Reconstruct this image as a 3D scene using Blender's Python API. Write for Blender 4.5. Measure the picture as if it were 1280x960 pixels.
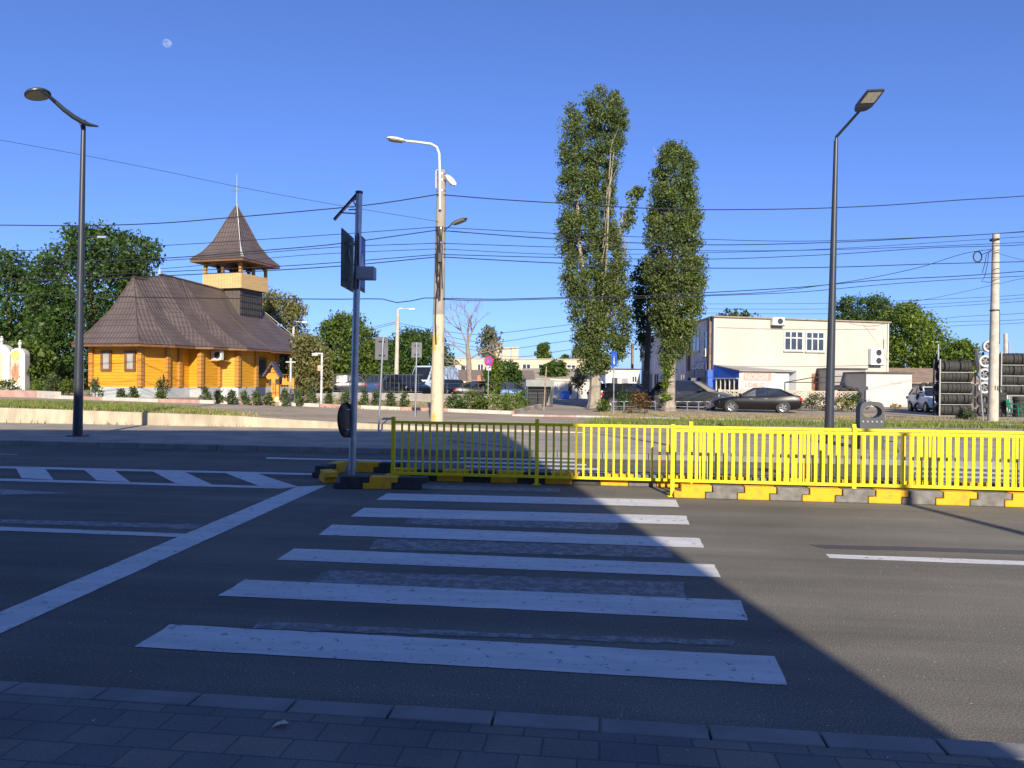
import bpy, math, random
import numpy as np
from mathutils import Vector, Matrix, Quaternion
random.seed(7); RNG = np.random.default_rng(7)
for o in list(bpy.data.objects): bpy.data.objects.remove(o, do_unlink=True)
S = bpy.context.scene; C = S.collection
# ------------------------------------------------------------------ camera
F = 950.0; EYE = 1.70; YC = 476.0; ROLL = 0.010
Rv = Vector((math.cos(ROLL), 0, math.sin(ROLL))); pit = -(480 - YC) / F
Fv = Vector((0, math.cos(pit), math.sin(pit)))
Fv = (Fv - Rv * Fv.dot(Rv)).normalized(); Uv = Rv.cross(Fv).normalized()
CAM = Vector((0, 0, EYE))
cd = bpy.data.cameras.new('camera'); cam = bpy.data.objects.new('camera', cd); C.objects.link(cam)
m = Matrix((Rv, Uv, -Fv)).transposed().to_4x4(); m.translation = CAM; cam.matrix_world = m
cd.sensor_width = 36; cd.lens = F / 1280 * 36; cd.clip_start = 0.05; cd.clip_end = 6000
S.camera = cam
# ------------------------------------------------------------------ light
EL = math.radians(25); AZ = Vector((-0.125, 1)).normalized()      # AZ: the way shadows fall
W = bpy.data.worlds.new('World'); S.world = W; W.use_nodes = True
nt = W.node_tree; bg = nt.nodes['Background']; sky = nt.nodes.new('ShaderNodeTexSky')
sky.sky_type = 'NISHITA'; sky.sun_disc = False; sky.sun_elevation = EL
sky.sun_rotation = math.atan2(-AZ.x, -AZ.y); sky.altitude = 0; sky.air_density = 0.7; sky.dust_density = 0.6; sky.ozone_density = 3.0
wb = nt.nodes.new('ShaderNodeMix'); wb.data_type = 'RGBA'; wb.blend_type = 'MULTIPLY'; wb.inputs[0].default_value = 1; wb.inputs[7].default_value = (.78, 1.02, 1.66, 1)   # cool daylight balance of the camera
gm_ = nt.nodes.new('ShaderNodeGamma'); gm_.inputs[1].default_value = .85; nt.links.new(sky.outputs[0], gm_.inputs[0]); nt.links.new(gm_.outputs[0], wb.inputs[6]); nt.links.new(wb.outputs[2], bg.inputs[0]); bg.inputs[1].default_value = 0.10
sd = bpy.data.lights.new('sun', 'SUN'); sd.energy = 5.0; sd.angle = math.radians(0.5); sd.color = (1, .885, .68)
sun = bpy.data.objects.new('sun', sd); C.objects.link(sun)
sun.rotation_euler = Vector((AZ.x * math.cos(EL), AZ.y * math.cos(EL), -math.sin(EL))).to_track_quat('-Z', 'Y').to_euler()
sun.location = (10, -40, 30)
vs = S.view_settings; vs.view_transform = 'Standard'; vs.look = 'None'; vs.exposure = 0.57; vs.gamma = 1; vs.use_curve_mapping = False
try:
    S.cycles.max_bounces = 6; S.cycles.diffuse_bounces = 3; S.cycles.transparent_max_bounces = 12
    S.cycles.use_denoising = True
except Exception: pass

# ------------------------------------------------------------------ geometry of the place
RS = -0.12                                            # road direction: dY/dX
YN, YK, YWL = 3.66, 17.0, 23.6                        # near kerb, far kerb, low wall at X = 0
TX = [(-400, .8), (-40, .8), (-27, .66), (-17, .60), (-9, .46), (-7, .36), (-4, .26), (-2, .20), (2, .13), (400, .13)]
def T(x):
    return float(np.interp(x, [a for a, b in TX], [b for a, b in TX]))
def H(x, y):
    if y < YN + RS * x: return .10
    if y < YK + RS * x: return 0.0
    if y < YWL + RS * x: return .12
    return T(x)
def ray(px, py): return Fv + Rv * ((px - 640) / F) + Uv * ((480 - py) / F)
def at(px, py, Y):
    d = ray(px, py); return CAM + d * (Y / d.y)
def gr(px, py, dz=0.0, z=None):
    d = ray(px, py)
    if z is not None: return CAM + d * ((z - EYE) / d.z)
    lo = None; prev = 1.0; y = 1.0
    while y < 900:
        p = CAM + d * (y / d.y)
        if p.z <= H(p.x, p.y) + dz:
            a, b = prev, y
            for _ in range(30):
                mth = (a + b) / 2; q = CAM + d * (mth / d.y)
                if q.z <= H(q.x, q.y) + dz: b = mth
                else: a = mth
            q = CAM + d * (b / d.y); return Vector((q.x, q.y, H(q.x, q.y) + dz))
        prev = y; y *= 1.01
    p = CAM + d * (200 / d.y); return Vector((p.x, p.y, T(p.x)))
def onY(px, Y):                                        # point on the ground at depth Y seen in column px
    py = 470.0
    p = at(px, py, Y)
    return Vector((p.x, Y, H(p.x, Y)))

# ------------------------------------------------------------------ materials
MATS = {}
def nodes(name):
    mt = bpy.data.materials.new(name); mt.use_nodes = True
    n = mt.node_tree; b = n.nodes['Principled BSDF']; return mt, n, b
def c4(c): return (c[0], c[1], c[2], 1)
def mat(name, col, rough=.6, metal=0., var=.12, scale=3., bump=0., col2=None, spec=.5, stretch=(1, 1, 1), trans=0, thr=(.35, .65), detail=4):
    if name in MATS: return MATS[name]
    mt, n, b = nodes(name)
    b.inputs['Roughness'].default_value = rough; b.inputs['Metallic'].default_value = metal
    b.inputs['Specular IOR Level'].default_value = spec
    g = n.nodes.new('ShaderNodeNewGeometry'); mp = n.nodes.new('ShaderNodeMapping'); mp.inputs['Scale'].default_value = stretch
    n.links.new(g.outputs['Position'], mp.inputs['Vector'])
    ns = n.nodes.new('ShaderNodeTexNoise'); ns.inputs['Scale'].default_value = scale; ns.inputs['Detail'].default_value = detail
    n.links.new(mp.outputs[0], ns.inputs['Vector'])
    rp = n.nodes.new('ShaderNodeValToRGB'); rp.color_ramp.elements[0].position = thr[0]; rp.color_ramp.elements[1].position = thr[1]
    a = [max(0, x * (1 - var)) for x in col]; c = [min(1, x * (1 + var)) for x in col]
    if col2: a = col; c = col2
    rp.color_ramp.elements[0].color = c4(a); rp.color_ramp.elements[1].color = c4(c)
    n.links.new(ns.outputs['Fac'], rp.inputs[0]); n.links.new(rp.outputs[0], b.inputs['Base Color'])
    if bump:
        bp = n.nodes.new('ShaderNodeBump'); bp.inputs['Strength'].default_value = bump; bp.inputs['Distance'].default_value = .02
        n2 = n.nodes.new('ShaderNodeTexNoise'); n2.inputs['Scale'].default_value = scale * 6; n.links.new(mp.outputs[0], n2.inputs['Vector'])
        n.links.new(n2.outputs['Fac'], bp.inputs['Height']); n.links.new(bp.outputs[0], b.inputs['Normal'])
    MATS[name] = mt; return mt
def mix(n, fac, a, b, mode='MIX'):
    x = n.nodes.new('ShaderNodeMix'); x.data_type = 'RGBA'; x.blend_type = mode
    for v, i in ((fac, 0), (a, 6), (b, 7)):
        if hasattr(v, 'is_linked') or hasattr(v, 'links'): n.links.new(v, x.inputs[i])
        elif i == 0: x.inputs[0].default_value = v
        else: x.inputs[i].default_value = c4(v)
    return x.outputs[2]
def noise(n, vec, scale, detail=4, rough=.5):
    t = n.nodes.new('ShaderNodeTexNoise'); t.inputs['Scale'].default_value = scale; t.inputs['Detail'].default_value = detail
    t.inputs['Roughness'].default_value = rough; n.links.new(vec, t.inputs['Vector']); return t.outputs['Fac']
def ramp(n, fac, p0, p1, c0=(0, 0, 0), c1=(1, 1, 1)):
    r = n.nodes.new('ShaderNodeValToRGB'); r.color_ramp.elements[0].position = p0; r.color_ramp.elements[1].position = p1
    r.color_ramp.elements[0].color = c4(c0); r.color_ramp.elements[1].color = c4(c1); n.links.new(fac, r.inputs[0]); return r.outputs[0]
def posvec(n, scale=(1, 1, 1), rot=0.0):
    g = n.nodes.new('ShaderNodeNewGeometry'); mp = n.nodes.new('ShaderNodeMapping'); mp.inputs['Scale'].default_value = scale
    if rot:
        r = n.nodes.new('ShaderNodeVectorRotate'); r.rotation_type = 'Z_AXIS'; r.inputs['Angle'].default_value = rot
        n.links.new(g.outputs['Position'], r.inputs['Vector']); n.links.new(r.outputs[0], mp.inputs['Vector'])
    else: n.links.new(g.outputs['Position'], mp.inputs['Vector'])
    return mp.outputs[0]
RA = -math.atan(RS)
def asphalt(name, base, streak=.35, grain=.5):
    mt, n, b = nodes(name)
    v = posvec(n, (1, 1, 1), RA); vstr = posvec(n, (.06, 1.1, 1), RA)
    big = ramp(n, noise(n, v, .35, 5, .6), .3, .7, [x * .76 for x in base], [x * 1.16 for x in base])
    st = ramp(n, noise(n, vstr, 1.4, 5, .65), .35, .68, [1 - streak] * 3, [1 + 0 * streak] * 3)
    c = mix(n, 1.0, big, st, 'MULTIPLY')
    gr_ = ramp(n, noise(n, v, 90, 2, .8), .36, .70, [1 - grain] * 3, [1.0] * 3)
    c = mix(n, 1.0, c, gr_, 'MULTIPLY')
    sp = ramp(n, noise(n, v, 60, 1, .5), .74, .78); c = mix(n, sp, c, [x * 2.4 for x in base])
    oil = ramp(n, noise(n, v, 3.1, 3, .5), .665, .72); 
    o2 = n.nodes.new('ShaderNodeMath'); o2.operation = 'MULTIPLY'; o2.inputs[1].default_value = .45; n.links.new(oil, o2.inputs[0])
    c = mix(n, o2.outputs[0], c, [x * .45 for x in base])
    vo = n.nodes.new('ShaderNodeTexVoronoi'); vo.feature = 'DISTANCE_TO_EDGE'; vo.inputs['Scale'].default_value = .22
    wv = n.nodes.new('ShaderNodeVectorMath'); wv.operation = 'ADD'
    nn = n.nodes.new('ShaderNodeTexNoise'); nn.inputs['Scale'].default_value = 1.5; n.links.new(v, nn.inputs['Vector'])
    n.links.new(v, wv.inputs[0]); n.links.new(nn.outputs['Color'], wv.inputs[1]); n.links.new(wv.outputs[0], vo.inputs['Vector'])
    cr = ramp(n, vo.outputs['Distance'], .0015, .004, (1, 1, 1), (0, 0, 0))
    ck = n.nodes.new('ShaderNodeMath'); ck.operation = 'MULTIPLY'; n.links.new(cr, ck.inputs[0])
    n.links.new(ramp(n, noise(n, v, .15, 2), .55, .62), ck.inputs[1])
    c = mix(n, ck.outputs[0], c, [x * .35 for x in base])
    n.links.new(c, b.inputs['Base Color']); b.inputs['Roughness'].default_value = .9; b.inputs['Specular IOR Level'].default_value = .06
    bp = n.nodes.new('ShaderNodeBump'); bp.inputs['Strength'].default_value = .5; bp.inputs['Distance'].default_value = .006
    n.links.new(noise(n, v, 130, 2, .7), bp.inputs['Height']); n.links.new(bp.outputs[0], b.inputs['Normal'])
    MATS[name] = mt; return mt
def roadpaint(name, base, cover=.47, tex=30):
    mt, n, b = nodes(name); v = posvec(n, (1, 1, 1), RA); vs_ = posvec(n, (.25, 1.6, 1), RA)
    c = ramp(n, noise(n, vs_, 3.5, 5, .7), .3, .7, [x * .72 for x in base], base)
    g = ramp(n, noise(n, v, tex, 4, .75), cover - .14, cover - .06); 
    c2 = mix(n, g, (.15, .145, .135), c)
    n.links.new(c2, b.inputs['Base Color']); b.inputs['Roughness'].default_value = .75
    MATS[name] = mt; return mt
ASPH = asphalt('asphalt', (.325, .303, .262), .30, .64); ASPH2 = asphalt('old_asphalt', (.50, .42, .325), .2, .3)
ASPHD = asphalt('asphalt_patch', (.12, .12, .125), .1, .3)
PAINT = roadpaint('white_road_paint', (.66, .66, .65), .47, 11); PAINTW = roadpaint('worn_road_paint', (.42, .42, .42), .60, 22)
GHOST = roadpaint('ground_off_paint', (.30, .30, .31), .62, 9)
YEL = mat('yellow_paint', (.73, .61, .004), .5, 0, .05, 9, .2, col2=(.60, .50, .02), thr=(.5, .8))
YELK = mat('yellow_block_paint', (.78, .40, .012), .75, 0, .10, 9, .3, col2=(.50, .28, .04), thr=(.5, .78))
BLKK = mat('black_block_rubber', (.035, .035, .037), .75, 0, .25, 9, .2)
GRYK = mat('sunlit_block_rubber', (.17, .163, .155), .85, 0, .25, 9, .3)  # paler copy of the black rubber, sunlight put into its colour
STEEL = mat('galvanised_steel', (.42, .45, .50), .38, .75, .12, 5)
ANTH = mat('anthracite_paint', (.050, .057, .072), .38, .35, .08, 2)
BLACK = mat('black_plastic', (.02, .021, .024), .5, 0, .2, 6)
DARK = mat('dark_metal', (.045, .05, .06), .5, .4, .2, 6)
WHITE = mat('white_paint', (.62, .62, .60), .45, 0, .05, 3)
LENS = mat('lamp_lens', (.36, .33, .27), .25, 0, .15, 20)
CONC = mat('concrete', (.40, .36, .30), .85, 0, .16, 1.6, .3)
CONCP = mat('pole_concrete', (.46, .42, .36), .85, 0, .14, 4, .3)
KERBC = mat('kerb_concrete', (.20, .20, .195), .85, 0, .15, 3, .25)
WALLC = mat('low_wall_concrete', (.44, .38, .29), .9, 0, .2, 2.5, .4, stretch=(1, 1, .35))
REDK = mat('faded_red_paint', (.38, .24, .21), .85, 0, .18, 3); WHK = mat('dusty_white_paint', (.48, .44, .40), .85, 0, .12, 3)
DIRT = mat('dirt', (.30, .23, .15), .95, 0, .1, 1.2, .5, col2=(.40, .32, .22))
RUB = mat('tyre_rubber', (.035, .034, .033), .75, 0, .3, 12, .3)
GLASS = mat('window_glass', (.035, .045, .06), .06, 0, .3, 1.2, spec=.9)
CARGL = mat('car_glass', (.015, .018, .022), .05, 0, .2, 2, spec=.9)
BARK = mat('poplar_bark', (.29, .25, .20), .9, 0, .3, 5, .5, stretch=(1, 1, .3)); BARKD = mat('dark_bark', (.12, .09, .065), .9, 0, .3, 5, .5, stretch=(1, 1, .3))
CABLE = mat('cable_black', (.018, .02, .028), .6, 0, .1, 1)
def leafmat(name, base, tip, tr=.35):
    mt, n, b = nodes(name); g = n.nodes.new('ShaderNodeNewGeometry')
    r = n.nodes.new('ShaderNodeValToRGB'); r.color_ramp.elements[0].color = c4(base); r.color_ramp.elements[1].color = c4(tip)
    n.links.new(g.outputs['Random Per Island'], r.inputs[0])
    big = ramp(n, noise(n, posvec(n), .9, 3), .3, .7, (.72, .74, .8), (1.2, 1.12, .9))
    c = mix(n, 1.0, r.outputs[0], big, 'MULTIPLY')
    n.links.new(c, b.inputs['Base Color']); b.inputs['Roughness'].default_value = .5; b.inputs['Specular IOR Level'].default_value = .35
    t = n.nodes.new('ShaderNodeBsdfTranslucent'); n.links.new(c, t.inputs['Color'])
    mx = n.nodes.new('ShaderNodeMixShader'); mx.inputs[0].default_value = tr
    n.links.new(b.outputs[0], mx.inputs[1]); n.links.new(t.outputs[0], mx.inputs[2])
    n.links.new(mx.outputs[0], n.nodes['Material Output'].inputs['Surface']); MATS[name] = mt; return mt
LPOP = leafmat('poplar_leaves', (.065, .110, .028), (.185, .240, .075)); LDK = leafmat('dark_green_leaves', (.03, .07, .014), (.085, .155, .035))
LMID = leafmat('green_leaves', (.06, .11, .018), (.15, .21, .04)); LOLV = leafmat('olive_leaves', (.13, .14, .055), (.26, .26, .10))
LBRT = leafmat('bright_leaves', (.08, .15, .018), (.20, .28, .05)); LCON = leafmat('conifer_needles', (.06, .10, .05), (.15, .19, .08))
LGRY = leafmat('grey_green_leaves', (.11, .13, .08), (.20, .21, .13)); LRED = leafmat('reddish_leaves', (.10, .09, .03), (.26, .12, .05))
GRASS = leafmat('grass_blades', (.11, .17, .035), (.28, .34, .09), .3); DRY = leafmat('dry_grass', (.30, .25, .12), (.46, .40, .20), .3)

# ------------------------------------------------------------------ mesh builder
class MB:
    def __init__(s): s.v = []; s.f = []; s.mi = []; s.k = 0
    def add(s, vs, fs):
        b = len(s.v); s.v += [tuple(p) for p in vs]
        for f in fs: s.f.append([b + i for i in f]); s.mi.append(s.k)
        return s
    def box(s, x0, x1, y0, y1, z0, z1):
        return s.add([(x0, y0, z0), (x1, y0, z0), (x1, y1, z0), (x0, y1, z0), (x0, y0, z1), (x1, y0, z1), (x1, y1, z1), (x0, y1, z1)],
                     [(0, 3, 2, 1), (4, 5, 6, 7), (0, 1, 5, 4), (1, 2, 6, 5), (2, 3, 7, 6), (3, 0, 4, 7)])
    def obox(s, c, ax, ay, az):                        # oriented box: centre and half-axes
        c = Vector(c); ax = Vector(ax); ay = Vector(ay); az = Vector(az); P = []
        for k in (-1, 1):
            for i, j in ((-1, -1), (1, -1), (1, 1), (-1, 1)): P.append(c + ax * i + ay * j + az * k)
        return s.add(P, [(0, 3, 2, 1), (4, 5, 6, 7), (0, 1, 5, 4), (1, 2, 6, 5), (2, 3, 7, 6), (3, 0, 4, 7)])
    def tube(s, pts, r, n=8, cap=True):
        pts = [Vector(p) for p in pts]; m_ = len(pts); rs = r if isinstance(r, (list, tuple)) else [r] * m_
        V = []; ref = None
        for i, p in enumerate(pts):
            d = (pts[min(i + 1, m_ - 1)] - pts[max(i - 1, 0)]).normalized()
            if ref is None: ref = Vector((0, 0, 1)) if abs(d.z) < .9 else Vector((1, 0, 0))
            a = d.cross(ref)
            if a.length < 1e-4: a = d.cross(Vector((0, 1, 0)))
            a.normalize(); b = d.cross(a).normalized(); ref = -b if False else ref
            for k in range(n):
                t = 2 * math.pi * k / n; V.append(p + (a * math.cos(t) + b * math.sin(t)) * rs[i])
        Fc = []
        for i in range(m_ - 1):
            for k in range(n): Fc.append((i * n + k, i * n + (k + 1) % n, (i + 1) * n + (k + 1) % n, (i + 1) * n + k))
        if cap: Fc += [tuple(range(n - 1, -1, -1)), tuple((m_ - 1) * n + k for k in range(n))]
        return s.add(V, Fc)
    def prism(s, poly, o, ex, ey, ez):                  # polygon in (ex, ey), extruded by ez
        o = Vector(o); ex = Vector(ex); ey = Vector(ey); ez = Vector(ez); n = len(poly)
        A = [o + ex * p[0] + ey * p[1] for p in poly]; B = [a + ez for a in A]
        return s.add(A + B, [tuple(range(n - 1, -1, -1)), tuple(range(n, 2 * n))] + [(i, (i + 1) % n, n + (i + 1) % n, n + i) for i in range(n)])
    def lathe(s, prof, o, axis, n=20):                  # prof: (distance along axis, radius)
        o = Vector(o); d = Vector(axis).normalized(); ref = Vector((0, 0, 1)) if abs(d.z) < .9 else Vector((1, 0, 0))
        a = d.cross(ref).normalized(); b = d.cross(a); V = []; m_ = len(prof)
        for h, r in prof:
            for k in range(n):
                t = 2 * math.pi * k / n; V.append(o + d * h + (a * math.cos(t) + b * math.sin(t)) * max(r, 1e-4))
        Fc = [(i * n + k, i * n + (k + 1) % n, (i + 1) * n + (k + 1) % n, (i + 1) * n + k) for i in range(m_ - 1) for k in range(n)]
        return s.add(V, Fc)
    def loft(s, secs):
        n = len(secs[0]); V = [p for q in secs for p in q]; m_ = len(secs)
        Fc = [(i * n + k, i * n + (k + 1) % n, (i + 1) * n + (k + 1) % n, (i + 1) * n + k) for i in range(m_ - 1) for k in range(n)]
        Fc += [tuple(range(n - 1, -1, -1)), tuple((m_ - 1) * n + k for k in range(n))]
        return s.add(V, Fc)
    def build(s, name, mt, parent=None, smooth=False, bevel=0.0, off=(0, 0, 0)):
        me = bpy.data.meshes.new(name); off = Vector(off)
        me.from_pydata([tuple(Vector(p) - off) for p in s.v], [], s.f); 
        for x in (mt if isinstance(mt, (list, tuple)) else [mt]): me.materials.append(x)
        if any(s.mi): me.polygons.foreach_set('material_index', s.mi)
        if smooth: me.polygons.foreach_set('use_smooth', [True] * len(me.polygons))
        me.update()
        o = bpy.data.objects.new(name, me); C.objects.link(o)
        if parent: o.parent = parent
        elif off.length: o.location = off
        if bevel:
            b = o.modifiers.new('bevel', 'BEVEL'); b.width = bevel; b.segments = 2; b.limit_method = 'ANGLE'
        if smooth:
            try: me.set_sharp_from_angle(angle=math.radians(40))
            except Exception: pass
        return o
def tag(o, label=None, cat=None, group=None, kind=None):
    if label: o['label'] = label
    if cat: o['category'] = cat
    if group: o['group'] = group
    if kind: o['kind'] = kind
    return o
def thing(name, label, cat, loc=(0, 0, 0), rz=0, group=None):
    o = bpy.data.objects.new(name, None); C.objects.link(o); o.location = loc; o.rotation_euler = (0, 0, rz); o.empty_display_size = .2
    return tag(o, label, cat, group)
def dup(root, loc, rz=0, label=None, group=None, scale=None):
    kids = {}
    for o in bpy.data.objects:
        if o.parent: kids.setdefault(o.parent.name, []).append(o)
    def rec(o, par):
        c = o.copy(); C.objects.link(c)
        if par: c.parent = par
        for k in kids.get(o.name, []): rec(k, c)
        return c
    r = rec(root, None); r.location = loc; r.rotation_euler = (0, 0, rz)
    if label: r['label'] = label
    if group: r['group'] = group
    if scale: r.scale = (scale,) * 3
    return r
def leafobj(name, P, N, size, mt, parent, elong=1.0, updir=None):
    """P (n,3) centres; one small four-cornered leaf on each"""
    n = len(P); a = RNG.normal(size=(n, 3)); 
    if updir is not None: a[:, 2] += updir; 
    a /= np.linalg.norm(a, axis=1)[:, None]
    r = RNG.normal(size=(n, 3)); b = np.cross(a, r); b /= np.linalg.norm(b, axis=1)[:, None] + 1e-9
    s = size * RNG.uniform(.6, 1.3, n)[:, None]
    V = np.stack([P - a * s * elong, P + b * s * .62, P + a * s * elong, P - b * s * .62], 1).reshape(-1, 3)
    me = bpy.data.meshes.new(name); me.vertices.add(4 * n); me.vertices.foreach_set('co', V.astype(np.float32).ravel())
    me.loops.add(4 * n); me.loops.foreach_set('vertex_index', np.arange(4 * n, dtype=np.int32))
    me.polygons.add(n); me.polygons.foreach_set('loop_start', np.arange(0, 4 * n, 4, dtype=np.int32))
    try: me.polygons.foreach_set('loop_total', np.full(n, 4, dtype=np.int32))
    except Exception: pass
    me.update(calc_edges=True); me.validate(); me.materials.append(mt)
    o = bpy.data.objects.new(name, me); C.objects.link(o)
    if parent: o.parent = parent
    return o
def textmesh(name, body, size, mt, parent, loc, ux, uy, depth=.01, align='LEFT', sx=1.0, bold=0.0):
    cu = bpy.data.curves.new('txt', 'FONT'); cu.body = body; cu.size = size; cu.extrude = depth / 2; cu.align_x = align; cu.offset = bold
    to = bpy.data.objects.new('txt', cu); C.objects.link(to); bpy.context.view_layer.update()
    me = bpy.data.meshes.new_from_object(to.evaluated_get(bpy.context.evaluated_depsgraph_get())); bpy.data.objects.remove(to, do_unlink=True)
    ux = Vector(ux).normalized(); uy = Vector(uy).normalized(); uz = ux.cross(uy)
    for v in me.vertices: v.co = Vector(loc) + ux * v.co.x * sx + uy * v.co.y + uz * v.co.z
    me.name = name; me.materials.clear(); me.materials.append(mt); o = bpy.data.objects.new(name, me); C.objects.link(o); o.parent = parent
    return o

# ================================================================== GROUND
def struct(o): o['kind'] = 'structure'; return o
g = MB(); g.add([(-1500, -400, -.15), (1500, -400, -.15), (1500, 3000, -.15), (-1500, 3000, -.15)], [(0, 1, 2, 3)])
struct(g.build('ground', DIRT))
def sheet(name, mt, y0, y1, z, x0=-60, x1=60, nx=60):
    b = MB()
    for i in range(nx):
        xa = x0 + (x1 - x0) * i / nx; xb = x0 + (x1 - x0) * (i + 1) / nx
        za = z(xa) if callable(z) else z; zb = z(xb) if callable(z) else z
        b.add([(xa, y0(xa), za), (xb, y0(xb), zb), (xb, y1(xb), zb), (xa, y1(xa), za)], [(0, 1, 2, 3)])
    return struct(b.build(name, mt))
sheet('road', ASPH, lambda x: YN - .2 + RS * x, lambda x: YK + .1 + RS * x, 0.0, -120, 120)
# near pavement
mt, n, b = nodes('pavers'); v = posvec(n, (1, 1, 1), RA)
def bricks(n, v, w, h, off, sc=1):
    br = n.nodes.new('ShaderNodeTexBrick'); br.inputs['Scale'].default_value = sc; br.inputs['Brick Width'].default_value = w
    br.inputs['Row Height'].default_value = h; br.inputs['Mortar Size'].default_value = .006; br.inputs['Mortar Smooth'].default_value = .3
    br.offset = off; br.inputs['Bias'].default_value = 0; br.inputs['Color1'].default_value = (.155, .155, .16, 1); br.inputs['Color2'].default_value = (.235, .21, .185, 1)
    br.inputs['Mortar'].default_value = (.11, .108, .105, 1); n.links.new(v, br.inputs['Vector']); return br
b1 = bricks(n, v, .25, .17, .37); c = mix(n, 1.0, b1.outputs['Color'], ramp(n, noise(n, v, 1.3, 5), .3, .7, (.62, .63, .66), (1.2, 1.15, 1.1)), 'MULTIPLY')
c = mix(n, 1.0, c, ramp(n, noise(n, v, 70, 3, .7), .35, .7, (.75, .75, .75), (1.1, 1.1, 1.1)), 'MULTIPLY')
n.links.new(c, b.inputs['Base Color']); b.inputs['Roughness'].default_value = .85
bp = n.nodes.new('ShaderNodeBump'); bp.inputs['Strength'].default_value = .6; bp.inputs['Distance'].default_value = .006; bp.invert = True
n.links.new(b1.outputs['Fac'], bp.inputs['Height']); n.links.new(bp.outputs[0], b.inputs['Normal']); PAV = mt
sheet('pavement', PAV, lambda x: -5.5 + RS * x, lambda x: YN - .155 + RS * x, .10, -60, 60)
kb = MB(); ur = Vector((1, RS, 0)).normalized(); vr = Vector((-ur.y, ur.x, 0))
def rp_(s, t, z=0): p = ur * s + vr * t; return Vector((p.x, p.y, z))
def kerbrun(name, y0, s0, s1, step, w, z1, z0=0.0, mts=KERBC, jit=0.004):
    k = MB(); s = s0; i = 0
    t0 = y0 * ur.x
    while s < s1:
        j = random.uniform(-jit, jit); c_ = rp_(s + step / 2, t0, (z0 + z1) / 2 + j)
        k.k = i % 2 if isinstance(mts, (list, tuple)) else 0
        k.obox(c_, ur * (step / 2 - .006), vr * (w / 2), Vector((0, 0, (z1 - z0) / 2))); s += step; i += 1
    return struct(k.build(name, mts, bevel=.008))
kerbrun('kerb_near', YN - .075, -22, 22, .5, .15, .104, -.1)
kerbrun('kerb_far', YK + .08, -40, 40, 1.0, .16, .125, -.1)
FPAV = mat('far_pavement', (.31, .27, .22), .9, 0, .2, 1.2, .2)
sheet('far_pavement', FPAV, lambda x: YK + .16 + RS * x, lambda x: YWL + .6 + RS * x, .12, -120, 120)
# raised ground beyond the low wall
tb = MB(); xs = [-400, -120, -60, -40, -33, -27, -22, -17, -13, -9, -8, -7, -5.5, -4, -3, -2, 0, 2, 6, 10, 16, 24, 40, 80, 400]
ys = [0, .35, 5, 15, 40, 120, 700]
for i in range(len(xs) - 1):
    for j in range(len(ys) - 1):
        a_, b_ = xs[i], xs[i + 1]; f0 = lambda x, q: (YWL + .12 if q == 0 else YWL + q) + max(RS * x, -20)
        tb.add([(a_, f0(a_, ys[j]), T(a_)), (b_, f0(b_, ys[j]), T(b_)), (b_, f0(b_, ys[j + 1]), T(b_)), (a_, f0(a_, ys[j + 1]), T(a_))], [(0, 1, 2, 3)])
mt, n, b = nodes('verge_earth'); v = posvec(n)
c = ramp(n, noise(n, v, .5, 6, .65), .3, .7, (.30, .24, .16), (.40, .33, .24)); c = mix(n, ramp(n, noise(n, v, 1.6, 5, .7), .50, .62), c, (.17, .17, .06))
n.links.new(c, b.inputs['Base Color']); b.inputs['Roughness'].default_value = .95; VERGE = mt
struct(tb.build('verge', VERGE))
def gpoly(name, pts, mt, dz=.004, sub=10, kind='structure'):
    """patch between a near and a far run of ground points given as picture positions"""
    near, far = pts
    def samp(run, t):
        f = t * (len(run) - 1); i = min(int(f), len(run) - 2); f -= i
        return run[i][0] + (run[i + 1][0] - run[i][0]) * f, run[i][1] + (run[i + 1][1] - run[i][1]) * f
    b = MB(); L = []
    for i in range(sub + 1):
        a_ = gr(*samp(near, i / sub)); c_ = gr(*samp(far, i / sub)); row = []
        for j in range(4):
            q = a_.lerp(c_, j / 3); row.append((q.x, q.y, H(q.x, q.y) + dz))
        L.append(row)
    for i in range(sub):
        for j in range(3): b.add([L[i][j], L[i + 1][j], L[i + 1][j + 1], L[i][j + 1]], [(0, 1, 2, 3)])
    return tag(b.build(name, mt), kind=kind)
def mark(name, poly, mt, dz=.004):
    b = MB(); P0 = [gr(x, y, 0, 0.0) for x, y in poly]; P = []; jt = .010 if mt is GHOST else .0025
    for k_ in range(len(P0)):
        a_, c_ = P0[k_], P0[(k_ + 1) % len(P0)]; L_ = (c_ - a_).length; m_ = max(1, int(min(L_, 14) / .11)); nn_ = Vector((-(c_ - a_).y, (c_ - a_).x, 0)) / max(L_, 1e-6)
        for q_ in range(m_):
            j_ = random.gauss(0, jt) if q_ else 0
            if random.random() < .03 and q_: j_ -= .008
            P.append(a_.lerp(c_, q_ / m_) + nn_ * j_)
    b.add([(p.x, p.y, dz) for p in P], [tuple(range(len(P)))])
    return struct(b.build(name, mt))
# beyond the wall: open asphalt, service road, grass
gpoly('service_road', ([(-40, 500), (180, 506), (330, 519), (430, 527), (560, 531), (745, 531), (1290, 535)], [(-40, 494.5), (80, 498), (200, 502), (400, 508.5), (560, 515), (720, 521), (1290, 534)]), ASPH2, .006, 60)
gpoly('entrance_drive', ([(640, 518), (755, 522)], [(672, 498), (752, 497)]), ASPH2, .008, 10)
gpoly('yard', ([(672, 500), (900, 500)], [(690, 493), (900, 493)]), ASPH2, .010, 10)
gpoly('parking_area', ([(395, 501), (640, 503)], [(395, 486), (650, 488)]), ASPH2, .006, 16)
gpoly('car_park', ([(770, 517), (1290, 528)], [(770, 503), (1290, 500)]), ASPH2, .005, 24)
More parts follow.
